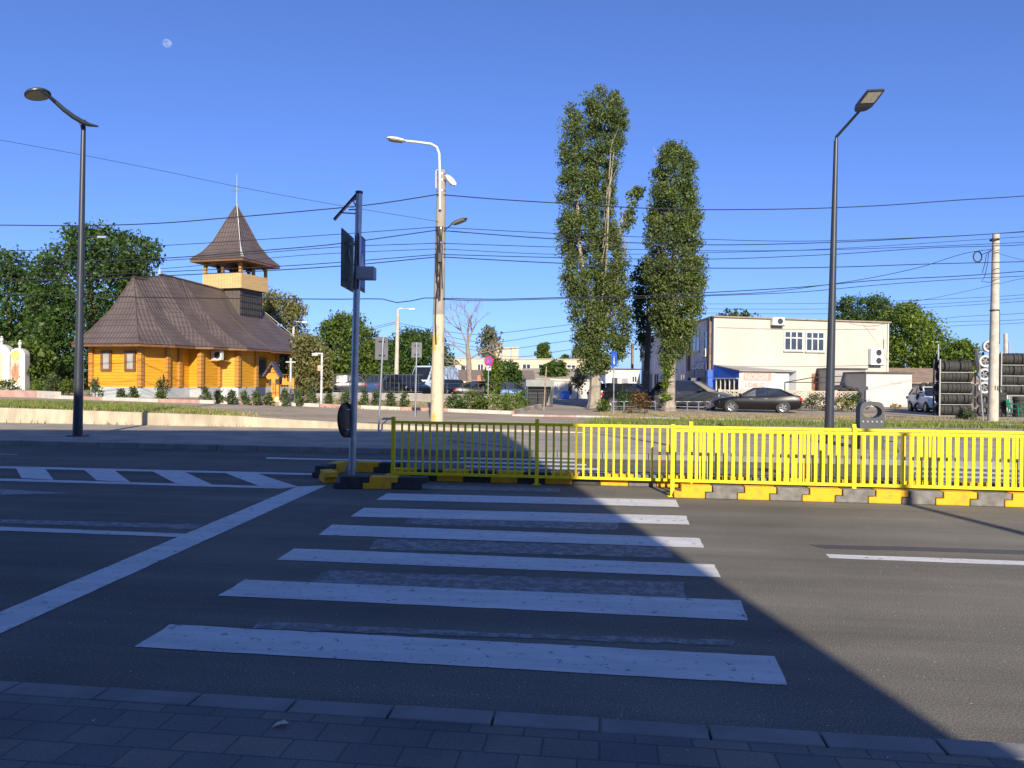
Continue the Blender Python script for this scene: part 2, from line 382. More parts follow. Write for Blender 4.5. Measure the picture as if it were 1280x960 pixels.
# markings
for P in ([(212, 781), (968, 821), (984, 857), (168, 809)], [(306, 725), (926, 751), (935, 776), (272, 745)], [(368, 686), (893, 706), (901, 722), (346, 700)],
          [(415, 656), (874, 673), (880, 685), (398, 669)], [(455, 635), (858, 645), (862, 656), (438, 646)], [(484, 617), (845, 625), (849, 634), (470, 625)]):
    mark('zebra_stripe', P, PAINT)
for P in ([(412, 713), (855, 728), (859, 748), (385, 729)], [(472, 674), (836, 684), (842, 698), (462, 687)], [(512, 645), (775, 654), (770, 663), (505, 655)],
          [(325, 777), (640, 792), (920, 800), (915, 808), (315, 786)], [(500, 606), (700, 611), (700, 615), (496, 611)], [(0, 649), (255, 656), (240, 662), (0, 654)]):
    mark('faded_stripe', P, GHOST, .003)
mark('stop_line', [(372, 608.5), (408, 607), (-150, 861), (-150, 829)], PAINT, .005)
mark('lane_line', [(-60, 656.5), (0, 658.5), (243, 668), (234, 672), (0, 663.5), (-60, 661.5)], PAINT)
mark('hatch_outline', [(-60, 581.5), (396, 592), (396, 594.2), (-60, 584.2)], PAINT); mark('hatch_outline', [(-60, 596.5), (372, 609), (350, 611), (-60, 599.5)], PAINT)
for P in ([(-62, 582.5), (-28, 583.5), (-20, 597), (-56, 596)], [(19, 584.5), (56, 586), (67, 600), (27, 598)], [(103, 586), (142, 587.5), (163, 603), (121, 601)], [(187.5, 588), (229, 589.5), (266, 606.5), (219, 604.5)], [(277, 590), (319, 591.5), (375, 609.5), (324, 608)]):
    mark('hatch_bar', P, PAINT, .006)
mark('arrow_marking', [(-30, 609.5), (90, 617), (-30, 619.5)], PAINTW)
mark('lane_line', [(333, 571.8), (490, 575.5), (600, 578), (600, 579.6), (333, 573.6)], PAINT); mark('lane_line', [(-60, 566), (22, 567.6), (22, 569), (-60, 567.4)], PAINTW)
mark('lane_line', [(1032, 693), (1330, 703.5), (1330, 709), (1037, 698)], PAINT)
mark('asphalt_patch', [(1012, 681), (1150, 684), (1330, 690), (1330, 695), (1150, 689), (1030, 686)], ASPHD, .003)
for k in range(5):
    y = 567 + k * 5.2; mark('zebra_stripe', [(572 + 3 * k, y - .3), (705 + k * 14, y + 3.1), (705 + k * 14, y + 5.3), (572 + 3 * k, y + 1.7)], PAINT, .007)
for k in range(5):
    y = 576 + k * 6; mark('zebra_stripe', [(1138 + 2 * k, y), (1300, y + 3.5), (1300, y + 6.2), (1138 + 2 * k, y + 2.5)], PAINT)
gpoly('tar_seam', ([(745, 543), (790, 549), (835, 557), (837, 571)], [(745, 542.2), (790, 548), (837, 555.6), (839, 571)]), ASPHD, .004, 12)
gpoly('tar_seam', ([(1000, 541), (1060, 549), (1118, 553), (1122, 566)], [(1000, 540.2), (1060, 548), (1120, 551.6), (1124, 566)]), ASPHD, .004, 12)
gpoly('tar_seam', ([(560, 551), (600, 556), (640, 560)], [(560, 550.4), (600, 555.2), (640, 559.2)]), ASPHD, .004, 8)
# low retaining wall
b = MB()
wx = [-60, -40, -27, -22, -17, -13, -9, -8, -7, -5.5, -4, -3, -2, -.5, .8, 2.2]
for i in range(len(wx) - 1):
    a_, c_ = wx[i], wx[i + 1]; za, zc = T(a_) + .015, T(c_) + .015; ya, yc_ = YWL + RS * a_, YWL + RS * c_
    b.add([(a_, ya, .05), (c_, yc_, .05), (c_, yc_, zc), (a_, ya, za), (a_, ya + .25, .05), (c_, yc_ + .25, .05), (c_, yc_ + .25, zc), (a_, ya + .25, za)],
          [(0, 1, 2, 3), (3, 2, 6, 7), (5, 4, 7, 6)])
tag(b.build('retaining_wall', WALLC), 'low stained beige concrete retaining wall under the grass strip', 'wall')
# red and white kerb along the service road
def rwkerb(name, pts, step=2.2, h=.16, w=.2):
    run = [gr(x, y) for x, y in pts]; k = MB(); i = 0
    for a_, c_ in zip(run[:-1], run[1:]):
        L = (c_ - a_).length; m_ = max(1, round(L / step))
        for q in range(m_):
            p0 = a_.lerp(c_, q / m_); p1 = a_.lerp(c_, (q + 1) / m_); d = (p1 - p0) / 2; nrm = Vector((-d.y, d.x, 0)).normalized()
            k.k = i % 2; i += 1
            k.obox((p0 + p1) / 2 + Vector((0, 0, h / 2 - .03)), d * .995, nrm * (w / 2), Vector((0, 0, h / 2 + .03)))
    return struct(k.build(name, [WHK, REDK]))
rwkerb('kerb_painted', [(66, 498), (130, 500.5), (200, 503), (300, 505.5), (400, 509), (500, 513), (560, 515), (640, 518), (676, 508)])
rwkerb('kerb_painted', [(-60, 495), (0, 496), (50, 497), (72, 498.5)], 2.3, .34, .3)
rwkerb('kerb_painted', [(640, 520), (720, 521.5), (850, 524.5), (1000, 527.5), (1140, 530), (1330, 533.5)], 1.6, .08, .15)
# grass
def scatter(pxq, N, edge=0):
    P = []
    (x0, y0), (x1, y1), (x2, y2), (x3, y3) = pxq
    A = [gr(*q) for q in pxq]
    u = RNG.random(N); w = RNG.random(N)
    for a_, c_ in zip(u, w):
        p = (A[0] * (1 - a_) + A[1] * a_) * (1 - c_) + (A[3] * (1 - a_) + A[2] * a_) * c_
        P.append((p.x, p.y, H(p.x, p.y)))
    return np.array(P)
def bladeobj(name, P, h, wd, mt, label=None):
    n = len(P); a = RNG.random(n) * 2 * math.pi; hh = h * RNG.uniform(.4, 1.3, n); d = np.stack([np.cos(a), np.sin(a), np.zeros(n)], 1)
    lean = RNG.normal(size=(n, 3)) * .35; lean[:, 2] = 1
    tip = P + lean * hh[:, None]
    V = np.stack([P - d * wd, P + d * wd, tip], 1).reshape(-1, 3)
    me = bpy.data.meshes.new(name); me.vertices.add(3 * n); me.vertices.foreach_set('co', V.astype(np.float32).ravel()); me.loops.add(3 * n)
    me.loops.foreach_set('vertex_index', np.arange(3 * n, dtype=np.int32)); me.polygons.add(n); me.polygons.foreach_set('loop_start', np.arange(0, 3 * n, 3, dtype=np.int32))
    try: me.polygons.foreach_set('loop_total', np.full(n, 3, dtype=np.int32))
    except Exception: pass
    me.update(calc_edges=True); me.validate(); me.materials.append(mt); o = bpy.data.objects.new(name, me); C.objects.link(o)
    return tag(o, label or 'patchy grass and weeds on the verge', 'grass', kind='stuff')
def clump(P, n, keep=.5):
    c_ = P[RNG.integers(0, len(P), n)]; 
    q = c_[RNG.integers(0, n, len(P))] + RNG.normal(size=P.shape) * np.array([.5, .25, 0]); q[:, 2] = [H(x, y) for x, y in q[:, :2]]
    m_ = RNG.random(len(P)) < keep; return np.where(m_[:, None], q, P)
bladeobj('grass', np.vstack([clump(scatter([(-30, 515), (315, 522), (200, 507), (-30, 501)], 9000), 220), scatter([(-30, 511.5), (200, 515), (200, 512), (-30, 508)], 2500)]), .13, .018, GRASS, 'short green grass on top of the low concrete wall')
bladeobj('grass', clump(scatter([(-30, 514), (330, 523), (240, 509), (-30, 500)], 4000), 120), .11, .015, DRY, 'dry yellow grass mixed into the strip above the wall')
bladeobj('grass', clump(scatter([(735, 531), (1310, 536), (1310, 531), (750, 524)], 14000), 400, .6), .15, .016, GRASS, 'green grass verge behind the yellow railing')
bladeobj('grass', clump(scatter([(740, 522), (1310, 532), (1310, 525), (760, 514)], 9000), 200, .6), .07, .016, DRY, 'dry trampled grass under the poplars')
bladeobj('grass', clump(scatter([(400, 510), (640, 517), (640, 506), (400, 500)], 3500), 100, .6), .12, .018, DRY, 'dry grass between the shrubs along the painted kerb')
p = gr(353, 911); 
b = MB(); b.add([(0, 0, .004), (.05, .012, .02), (.085, .0, .03), (.095, .035, .015), (.06, .06, .025), (.015, .05, .012)], [(0, 1, 5), (1, 4, 5), (1, 2, 4), (2, 3, 4)])
o = b.build('dry_leaf', mat('dry_leaf', (.50, .44, .34), .8, 0, .2, 40)); o.scale = (.75, .8, .7); o.location = (p.x - .05, p.y, .103); tag(o, 'small pale dry leaf lying on the near paving', 'leaf')
for i_, (x_, y_) in enumerate([(520, 909), (578, 948), (120, 905), (260, 940), (860, 937), (1100, 945)]):
    q_ = gr(x_, y_); b = MB(); sc_ = .25 + .12 * (i_ % 3); b.add([(0, 0, .002), (.05 * sc_, .012, .006), (.085 * sc_, .0, .008), (.06 * sc_, .04 * sc_, .005)], [(0, 1, 2, 3)]); o = b.build('leaf_scrap', MATS['dry_leaf']); o.location = (q_.x, q_.y, .103); o.rotation_euler = (0, 0, i_)
    tag(o, 'tiny dry leaf scrap on the near paving', 'leaf', 'leaf scraps on the near paving')

# ================================================================== BEHIND THE CAMERA (it casts the big shadow)
def shade_block():
    c0 = Vector((3.62, -8.0)); d = Vector((-14.8, -1.3)).normalized(); nb = Vector((d.y, -d.x)); nb = nb if nb.y < 0 else -nb
    Hh = (24.0 - c0.y) / math.hypot(1, .125) * math.hypot(1, .125) ** 2 * math.tan(EL) * .995
    t = thing('unseen_building', 'plain grey apartment block across the pavement behind the viewer', 'building', (c0.x, c0.y, 0))
    D3 = Vector((d.x, d.y, 0)); N3 = Vector((nb.x, nb.y, 0)); b = MB()
    b.obox(D3 * 22 + N3 * 6 + Vector((0, 0, Hh / 2)), D3 * 22, N3 * 6, Vector((0, 0, Hh / 2))); b.build('wall', mat('grey_render', (.20, .19, .18), .9), t)
    for fl in range(5):
        for k in range(8):
            w = MB(); w.obox(D3 * (3 + k * 5) + Vector((0, 0, 2 + fl * 2.9)) - N3 * .02, D3 * .8, N3 * .03, Vector((0, 0, .7))); w.build('window', GLASS, t)
    return t
shade_block()
t = thing('unseen_building', 'lower unseen grey block added behind the viewer on the right to hold back sky light', 'building', (14, -30, 0))  # added block out of view, cuts low sky light on the shaded street
b = MB(); b.box(0, 36, -12, 0, 0, 12); b.build('wall', MATS['grey_render'], t)
for k in range(9):
    for fl in range(4): b = MB(); b.box(1.5 + 3.9 * k, 3.1 + 3.9 * k, -.05, .03, 1.2 + 2.8 * fl, 2.6 + 2.8 * fl); b.build('window', GLASS, t)

# ================================================================== KERB BLOCKS
BL = .455
def block(kind, H_=.19, D_=.20):
    m_ = {'y': YELK, 'k': BLKK, 'g': GRYK}[kind]
    cat_ = {'y': 'yellow', 'k': 'black', 'g': 'grey'}[kind]
    b = MB(); g_ = .004; h2 = H_ / 2
    poly = [(g_, 0), (.315, 0), (.315, h2 + g_), (BL - .01, h2 + g_), (BL - .01, H_), (g_, H_), (g_, h2 - g_), (-.13, h2 - g_), (-.13, 0)]
    poly = [(-.10, 0), (.345, 0), (.345, h2 + g_), (BL - .012, h2 + g_), (BL - .012, H_), (g_, H_), (g_, h2 - g_), (-.10, h2 - g_)]
    b.prism(poly, (0, 0, 0), (1, 0, 0), (0, 0, 1), (0, D_, 0))
    o = b.build('kerb_block', m_, bevel=.012)
    tag(o, 'x', 'kerb block'); return o
PB = {k: block(k) for k in 'ykg'}
def place_block(kind, p, hd, label, group, first=set()):
    src = PB[kind]
    o = src if kind not in first else src.copy()
    if kind in first: C.objects.link(o)
    first.add(kind)
    o.location = (p.x, p.y, .002); o.rotation_euler = (0, 0, hd); o['label'] = label; o['group'] = group
    o.scale = (1, 1, 1) if kind != 'y' else (1, 1.03, 1.012)
AFT = Vector((1, RS, 0)).normalized(); HD = math.atan(RS)
def FA(x): return Vector((x, 12.5 + RS * x, 0))                    # back railing line
def FB(x): return Vector((x, 11.59 + RS * x, 0))                   # front railing line
i = 0; x = -2.05
while x < 9.3:
    k = 'y' if i % 2 == 0 else ('k' if x < 1.4 else 'g')  # black blocks switch to the sunlit-toned copy past the shadow edge
    nm = {'y': 'yellow painted', 'k': 'black', 'g': 'sunlit-toned grey'}[k]
    place_block(k, FA(x) + Vector((0, .10, 0)), HD, '%s kerb block in the long back row behind the zebra railing' % nm, '%s kerb blocks of the back row' % nm)
    x += BL * AFT.x; i += 1
i = 0; x = 2.50
while x < 9.6:
    k = 'y' if i % 2 == 0 else 'g'; nm = {'y': 'yellow painted', 'g': 'sunlit-toned grey'}[k]
    place_block(k, FB(x) + Vector((0, -.13, 0)), HD, '%s kerb block in the front row right of the zebra' % nm, '%s kerb blocks of the front row' % nm)
    x += BL * AFT.x; i += 1
# the ring round the sign post
def seg(p0, p1, kinds, txt):
    a_ = gr(*p0, 0, 0.0); c_ = gr(*p1, 0, 0.0); d = (c_ - a_); h = math.atan2(d.y, d.x); L = d.length; u_ = d / L
    for j, k in enumerate(kinds):
        nm = {'y': 'yellow painted', 'k': 'black'}[k]
        place_block(k, a_ + u_ * (.13 + j * BL), h, '%s kerb block %s' % (nm, txt[j]), 'blocks ringing the sign post')
seg((414, 611), (500, 612), 'kyk', ['left of the front side of the sign island', 'in the middle of the front side of the sign island', 'at the right end of the front side of the sign island'])
seg((398, 600), (412, 609), 'yk'[:1], ['at the left corner of the sign island'])
seg((402, 598), (432, 590), 'ky', ['on the slanting left side of the sign island', 'at the back left of the sign island, behind the front blocks'])
seg((436, 590), (490, 592), 'yk', ['just behind the foot of the sign post', 'between the sign post and the railing end'])

# ================================================================== YELLOW RAILINGS
def panel(L, nb, name, label, group, loc, postr=.03, top=.97, bot=.13, bw=.017, both=True):
    t = thing('railing_panel', label, 'railing', loc, HD, group)
    for xx in ([0, L] if both else [0]):
        b = MB(); b.box(xx - postr, xx + postr, -postr, postr, 0, top + .09); b.box(xx - .07, xx + .07, -.06, .06, 0, .012)
        b.build('post', YEL, t, bevel=.004)
    for z_ in (top, bot):
        b = MB(); b.box(postr, L - postr, -.018, .018, z_ - .022, z_ + .022); b.build('rail', YEL, t, bevel=.003)
    me = MB().box(-bw, bw, -.006, .006, bot + .02, top - .02).build('bar', YEL, t)
    for i_ in range(nb):
        o = me if i_ == 0 else me.copy()
        if i_: C.objects.link(o); o.parent = t
        o.location = (L * (i_ + 1) / (nb + 1) if both else postr + (L - postr) * (i_ + 1) / (nb + 1), 0, 0)
    return t
PX = [-1.98, .42, 2.87, 5.34, 7.83]
for i in range(4):
    a_, c_ = PX[i], PX[i + 1]; L = (c_ - a_) / AFT.x
    panel(L, 19, 'railing', ['back yellow railing panel by the sign post, wholly in shade behind the zebra', 'second back yellow railing panel from the left, half in sun', 'third panel of the back yellow railing, seen through the front railing before the dark car', 'fourth panel of the back yellow railing, passing in front of the litter bin'][i],
          'panels of the back yellow railing', FA(a_) + Vector((0, 0, .003)), both=(i == 3), top=.985)
for i in range(3):
    a_ = 2.40 + 2.56 * i
    panel(2.56 / AFT.x, 23, 'railing', ['front yellow railing panel that starts at the right end of the zebra', 'middle front yellow railing panel crossed by a post shadow', 'last front yellow railing panel, cut by the right edge of the photo'][i],
          'panels of the front yellow railing', FB(a_) + Vector((0, 0, .003)), both=(i == 2), top=.985, bw=.022, bot=.24)

# ================================================================== SOLAR CROSSING SIGN
def leanvec(dx, dz): return Vector((dx, 0, dz))
def solar_sign():
    Y = 12.8; p = onY(441, Y); p.z = 0; t = thing('crossing_sign', 'tall grey post with edge-on crossing signs and tilted solar bracket, on the block island', 'road sign', p)
    L_ = lambda px, py, Yq=Y: at(px, py, Yq) - p
    b = MB(); b.tube([(0, 0, 0), L_(449, 240)], [.062, .056], 16); b.lathe([(0, .0), (0, .11), (.02, .11), (.02, .06)], (0, 0, 0), (0, 0, 1)); b.build('post', STEEL, t, True)
    b = MB(); tp = L_(449, 240); b.lathe([(0, .062), (.04, .062), (.05, .0)], tp - Vector((0, 0, .03)), (0, 0, 1)); b.build('post_cap', DARK, t, True)
    # solar panel edge-on with braces
    e0 = L_(451, 239); e1 = L_(419, 275); d = (e1 - e0); nrm = Vector((d.z, 0, -d.x)).normalized()
    b = MB(); b.obox((e0 + e1) / 2 + Vector((-.02, .0, 0)), d / 2, Vector((0, .045, 0)), nrm * .016); b.build('solar_panel', mat('solar_cells', (.02, .03, .07), .2, 0, .3, 20), t, bevel=.004)
    for q0, q1 in (((447, 262), (436, 262)), ((447, 267), (427, 266)), ((446, 247), (441, 252)), ((441, 250), (447, 262))):
        b = MB(); b.tube([L_(*q0), L_(*q1)], .012, 6); b.build('brace', STEEL, t)
    # two sign faces, edge-on
    blue = mat('sign_blue', (.02, .08, .42), .4)
    for X_, y0, y1, nm in ((-.10, -.48, .42, 'sign_face'), (.085, -.10, .50, 'sign_face')):
        b = MB(); z1 = L_(440, 292).z; z0 = L_(440, 362).z
        b.box(X_ - .012, X_ + .012, y0, y1, z0, z1); q = b.build(nm, BLACK, t, bevel=.008)
        r = MB(); sx = -.016 if X_ > 0 else -.016
        xf = X_ + (.0135 if X_ > 0 else -.0135)
        r.box(min(xf, xf + .003 * (1 if X_ > 0 else -1)), max(xf, xf + .003 * (1 if X_ > 0 else -1)), y0 + .05, y1 - .05, z0 + .05, z1 - .05); fo = r.build('sign_panel', blue, q)
        yc = (y0 + y1) / 2; zc = (z0 + z1) / 2; w = (y1 - y0) * .36; tr = MB(); xo = xf + (.005 if X_ > 0 else -.005)
        tr.prism([(-w, -w), (w, -w), (0, w * .9)], (xo, yc, zc), (0, 1, 0), (0, 0, 1), (.002 * (1 if X_ > 0 else -1), 0, 0)); tr.build('white_triangle', WHITE, q)
    for z_ in (L_(440, 305).z, L_(440, 350).z):
        b = MB(); b.box(-.10, .085, -.02, .02, z_ - .02, z_ + .02); b.build('sign_clamp', STEEL, t)
    b = MB(); a_ = L_(451, 333, 12.7); c_ = L_(468, 349, 12.7); b.box(.06, c_.x, -.14, .10, c_.z, a_.z); q = b.build('control_box', mat('grey_plastic', (.30, .32, .36), .5, 0, .06, 3), t, bevel=.015)
    r = MB(); r.tube([L_(436, 312), L_(438, 325), L_(447, 336)], .006, 5); r.build('wire', WHITE, t)
    # low round sign seen almost edge-on
    cz = L_(437, 525); rd = .295
    ax = Vector((.97, -.22, .06)).normalized()
    cc = Vector((-.10, -.02, cz.z)); b = MB(); b.lathe([(-.02, rd), (-.025, rd * .98), (0, rd * .96), (.02, rd * .98), (.022, rd), (-.02, rd)], cc, ax, 32); b.lathe([(-.012, 0), (-.012, rd * .97)], cc, ax, 32)
    q = b.build('round_sign', BLACK, t, True)
    r = MB(); r.lathe([(-.018, 0), (-.018, rd * .95)], cc, ax, 32); r.build('sign_panel', blue, q)
    for dz in (.17, -.17):
        r = MB(); r.tube([cc + Vector((0, 0, dz)), Vector((.03, 0, cz.z + dz))], .018, 6); r.build('bracket', STEEL, t)
solar_sign()

# ================================================================== STREET LAMPS
def lamp_left():
    Y = 20.5; p = gr(97, 545); Y = p.y; t = thing('street_lamp', 'tall dark street lamp with a curved arm and oval head, left of the church', 'street lamp', p)
    L_ = lambda px, py, Yq=None: at(px, py, Yq or Y) - p
    top = L_(104.5, 150)
    b = MB(); b.tube([(0, 0, -.05), top * .35, top], [.125, .095, .055], 20); b.build('post', ANTH, t, True)
    b = MB(); b.box(-.2, .2, -.2, .2, 0, .03); b.build('base_plate', ANTH, t, bevel=.01)
    b = MB(); pts = [(123, 158), (112, 156), (104, 153), (92, 146), (80, 137), (70, 128), (62, 121)]
    b.tube([L_(x, y, Y - .012 * (123 - x)) for x, y in pts], [.02, .05, .065, .065, .06, .055, .045], 10); arm = b.build('arm', ANTH, t, True)
    r = MB(); r.tube([L_(98.5, 152), L_(101, 157), L_(103, 165)], .015, 6); r.build('brace', ANTH, t)
    c_ = L_(47, 117.5, Y - .85); ax = Vector((.30, -.04, -1)).normalized()
    b = MB(); b.lathe([(-.05, 0), (-.06, .18), (-.035, .27), (.0, .30), (.035, .30), (.045, .27)], c_, ax, 32); hd = b.build('lamp_head', ANTH, t, True)
    r = MB(); r.lathe([(.043, .27), (.04, .0)], c_, ax, 32); r.build('lens', LENS, hd)
    for s in (1, -1):
        r = MB(); e = ax.cross(Vector((1, 0, .0))).normalized() * .20 * s; r.tube([L_(70, 128, Y - .65), L_(64, 122, Y - .72) + e * .8, c_ + Vector((.20, 0, 0)) + e], [.035, .03, .025], 8); r.build('yoke', ANTH, t, True)
lamp_left()
def lamp_right():
    p = gr(1036, 553); Y = p.y; t = thing('street_lamp', 'tall dark street lamp with a flat angular head, in front of the cream building', 'street lamp', p)
    L_ = lambda px, py, Yq=None: at(px, py, Yq or Y) - p
    top = L_(1045, 176); b = MB(); b.tube([(0, 0, -.05), top * .4, top], [.125, .10, .055], 20); b.build('post', ANTH, t, True)
    b = MB(); b.box(-.2, .2, -.2, .2, 0, .03); b.build('base_plate', ANTH, t, bevel=.01)
    b = MB(); b.tube([L_(1045, 180), L_(1045.5, 171), L_(1076, 137, Y - .8)], [.048, .04, .035], 10); b.build('arm', ANTH, t, True)
    a_ = L_(1074, 139, Y - .75); e = L_(1095, 112, Y - 1.25); d = (e - a_); wv = Vector((1, -.15, 0)).normalized(); up = wv.cross(d).normalized()
    if up.z < 0: up = -up
    b = MB(); secs = []
    for s, w, h in ((0, .10, .03), (.08, .16, .05), (.25, .21, .06), (.6, .22, .05), (1, .22, .03)):
        c_ = a_ + d * s; secs.append([c_ - wv * w - up * h, c_ + wv * w - up * h, c_ + wv * w * .9 + up * h, c_ - wv * w * .9 + up * h])
    b.loft(secs); hd = b.build('lamp_head', ANTH, t, bevel=.008)
    r = MB(); r.add([a_ + d * s - up * hh + wv * w for s, w, hh in ((.45, -.16, .062), (.45, .16, .062), (.93, .17, .043), (.93, -.16, .043))], [(0, 1, 2, 3)]); r.build('lens', LENS, hd)
lamp_right()
# a street lamp on the near pavement, out of frame, whose shadow crosses the railings
t = thing('street_lamp', 'dark street lamp on the near pavement, outside the photo', 'street lamp', (7.25, -2.0, .1))
b = MB(); b.tube([(0, 0, 0), (0, 0, 8)], [.12, .06], 16); b.build('post', ANTH, t, True); b = MB(); b.tube([(0, 0, 7.9), (0, -.8, 8.3)], .05, 8); b.build('arm', ANTH, t, True)
b = MB(); b.box(-.16, .16, -1.3, -.75, 8.27, 8.37); b.build('lamp_head', ANTH, t, bevel=.02)

def concrete_pole():
    p = gr(546, 527); Y = p.y; t = thing('lamp_pole', 'tall round concrete pole with white arm lamp and flaking yellow paint, in the middle', 'pole', p)
    L_ = lambda px, py, Yq=None: at(px, py, Yq or Y) - p
    mt, n, b_ = nodes('flaking_pole'); v = posvec(n, (1, 1, .6)); g_ = n.nodes.new('ShaderNodeNewGeometry'); sx = n.nodes.new('ShaderNodeSeparateXYZ'); n.links.new(g_.outputs['Position'], sx.inputs[0])
    low = ramp(n, sx.outputs[2], .0, 1.0)
    mr = n.nodes.new('ShaderNodeMapRange'); mr.inputs[1].default_value = 4.05; mr.inputs[2].default_value = 4.0; n.links.new(sx.outputs[2], mr.inputs[0])
    conc = ramp(n, noise(n, v, 3, 5), .3, .7, (.25, .225, .19), (.36, .32, .27))
    pnt = ramp(n, noise(n, v, 2.2, 5, .6), .40, .46, (.46, .42, .34), (.52, .46, .34)); pnt = mix(n, ramp(n, noise(n, v, 1.7, 5, .65), .56, .59), pnt, (.55, .38, .08))
    pnt = mix(n, ramp(n, noise(n, v, 4.5, 4, .6), .60, .63), pnt, (.38, .34, .28))
    n.links.new(mix(n, mr.outputs[0], conc, pnt), b_.inputs['Base Color']); b_.inputs['Roughness'].default_value = .9
    b = MB(); top = L_(552, 213); b.tube([(0, 0, -.1), top * .5, top], [.235, .20, .155], 20); b.build('post', mt, t, True)
    b = MB(); pts = [(550, 262), (549.5, 205), (549, 192), (546, 184), (539, 180), (520, 177.5), (505, 176)]
    b.tube([L_(x, y, Y - .25) for x, y in pts], .045, 8); b.build('arm', WHITE, t, True)
    def head(c_, d, Lh, w, nm='lamp_head', mt_=WHITE):
        d = Vector(d).normalized(); sd_ = d.cross(Vector((0, 0, 1))).normalized(); up = sd_.cross(d).normalized(); secs = []
        for s, ww, hh in ((0, .35, .4), (.15, .7, .8), (.5, 1, 1), (.85, .9, .8), (1, .5, .4)):
            q = Vector(c_) + d * Lh * s; secs.append([q - sd_ * w * ww, q - sd_ * w * ww * .8 + up * w * .55 * hh, q + sd_ * w * ww * .8 + up * w * .55 * hh, q + sd_ * w * ww])
        b = MB(); b.loft(secs); h = b.build(nm, mt_, t, bevel=.01)
        r = MB(); r.loft([[q_[0] - up * .01, q_[0] - up * w * .35, q_[3] - up * w * .35, q_[3] - up * .01] for q_ in secs[1:4]]); r.build('lens', mat('lamp_bowl', (.22, .20, .16), .3, 0, .2, 20), h)
    head(L_(507, 177, Y - .25), (L_(484, 173, Y - .5) - L_(507, 177, Y - .25)), .68, .14)
    head(L_(558, 219, Y - .15), (L_(571, 236, Y - .5) - L_(558, 219, Y - .15)), .60, .16)
    b = MB(); b.tube([L_(553, 290), L_(564, 281, Y - .3)], .02, 6); b.build('arm', DARK, t)
    head(L_(564, 281, Y - .3), (L_(588, 271, Y - .8) - L_(564, 281, Y - .3)), .72, .13, mt_=mat('grey_lamp', (.12, .13, .14), .5))
    for y_ in (218, 226, 239, 286, 304, 318): 
        b = MB(); r_ = .155 + (y_ - 213) / 314 * .08 + .012; q = L_(552 - (y_ - 213) * .019, y_); b.lathe([(-.025, r_), (.025, r_), (.025, r_ - .02), (-.025, r_ - .02), (-.025, r_)], q, (0, 0, 1), 20); b.build('band', STEEL, t)
    b = MB(); b.tube([L_(545, 235), L_(545, 214), L_(547, 212)], .02, 6); b.build('conduit', WHITE, t)
    b = MB(); rr = random.Random(3)
    for k in range(7):
        x0 = 548 + rr.uniform(-4, 5); b.tube([L_(x0 + rr.uniform(-1.5, 1.5), y_, Y - .22) for y_ in (283, 296, 310, 322, 336, 350 + rr.uniform(-6, 30))], .022, 5)
    b.tube([L_(x_, y_, Y - .24) for x_, y_ in ((551, 318), (550, 345), (545, 370), (544, 400), (545, 430))], .028, 6); b.build('cable_bundle', CABLE, t)
    b = MB(); b.obox(L_(550, 322, Y - .24), (.07, 0, 0), (0, .04, 0), (0, 0, .16)); b.build('junction_box', BLACK, t, bevel=.01)
concrete_pole()
def plain_pole(name, label, base, top, r0, r1, mt_=CONCP, extra=None, cat='pole', Y=None):
    p = gr(*base) if Y is None else onY(base[0], Y); t = thing(name, label, cat, p); L_ = lambda px, py, dy=0: at(px, py, p.y + dy) - p
    b = MB(); tp = L_(*top); b.tube([(0, 0, -.1), tp * .5, tp], [r0, (r0 + r1) / 2, r1], 16); b.build('post', mt_, t, True)
    if extra: extra(t, L_)
    return t
def ex_right(t, L_):
    b = MB()
    for k in range(3):
        c_ = [L_(1222 + (6 + k * .6) * math.cos(a) * .8, 321 + (6 + k * .6) * math.sin(a), -.1) for a in [2 * math.pi * i / 14 for i in range(15)]]; b.tube(c_, .014, 5)
    b.tube([L_(*q) for q in ((1241, 312), (1233, 318), (1231, 330), (1228, 341))], .016, 5); b.tube([L_(*q) for q in ((1236, 316), (1234, 332), (1231, 345), (1227, 352), (1238, 353))], .014, 5)
    b.tube([L_(*q) for q in ((1241, 312), (1228, 318))], .016, 5)
    b.build('cable_coil', CABLE, t)
    for y_ in (388, 300):
        b = MB(); q = L_(1243, y_); b.lathe([(-.03, .19), (.03, .19), (.03, .15)], q, (0, 0, 1)); b.build('band', DARK, t)
    b = MB(); b.tube([L_(1249, 388, -.05), L_(1249, 430, -.05)], .03, 6); b.build('conduit', DARK, t)
    y0 = L_(1238, 485); textmesh('number', '164', .30, DARK, t, y0 + Vector((.02, -.215, -.1)), (1, 0, 0), (0, 0, 1), .01, sx=.8)
plain_pole('utility_pole', 'bare concrete utility pole with stencilled number, before the tyre racks', (1241, 527), (1245, 292), .22, .14, extra=ex_right)
def ex_far(t, L_):
    b = MB(); b.tube([L_(*q) for q in ((497, 392), (497.5, 387), (500, 385.5), (513, 386))], .05, 6); b.build('arm', WHITE, t)
    b = MB(); b.obox(L_(515.5, 386.5), (.22, 0, 0), (0, .12, 0), (0, 0, .06)); b.build('lamp_head', WHITE, t, bevel=.02)
plain_pole('lamp_pole', 'distant thin concrete pole with a small white arm lamp, before the dark trees', (495, 497), (497.5, 390), .19, .12, extra=ex_far, Y=58)
def ex_cam(t, L_):
    b = MB(); b.tube([L_(402, 442), L_(394, 442)], .04, 6); b.build('arm', WHITE, t); b = MB(); b.obox(L_(394, 443), (.14, 0, 0), (0, .08, 0), (0, 0, .06)); b.build('camera_head', WHITE, t, bevel=.01)
    b = MB(); b.obox(L_(399.5, 460, -.05), (.09, 0, 0), (0, .01, 0), (0, 0, .13)); b.build('notice', mat('faded_notice', (.65, .35, .25), .7), t)
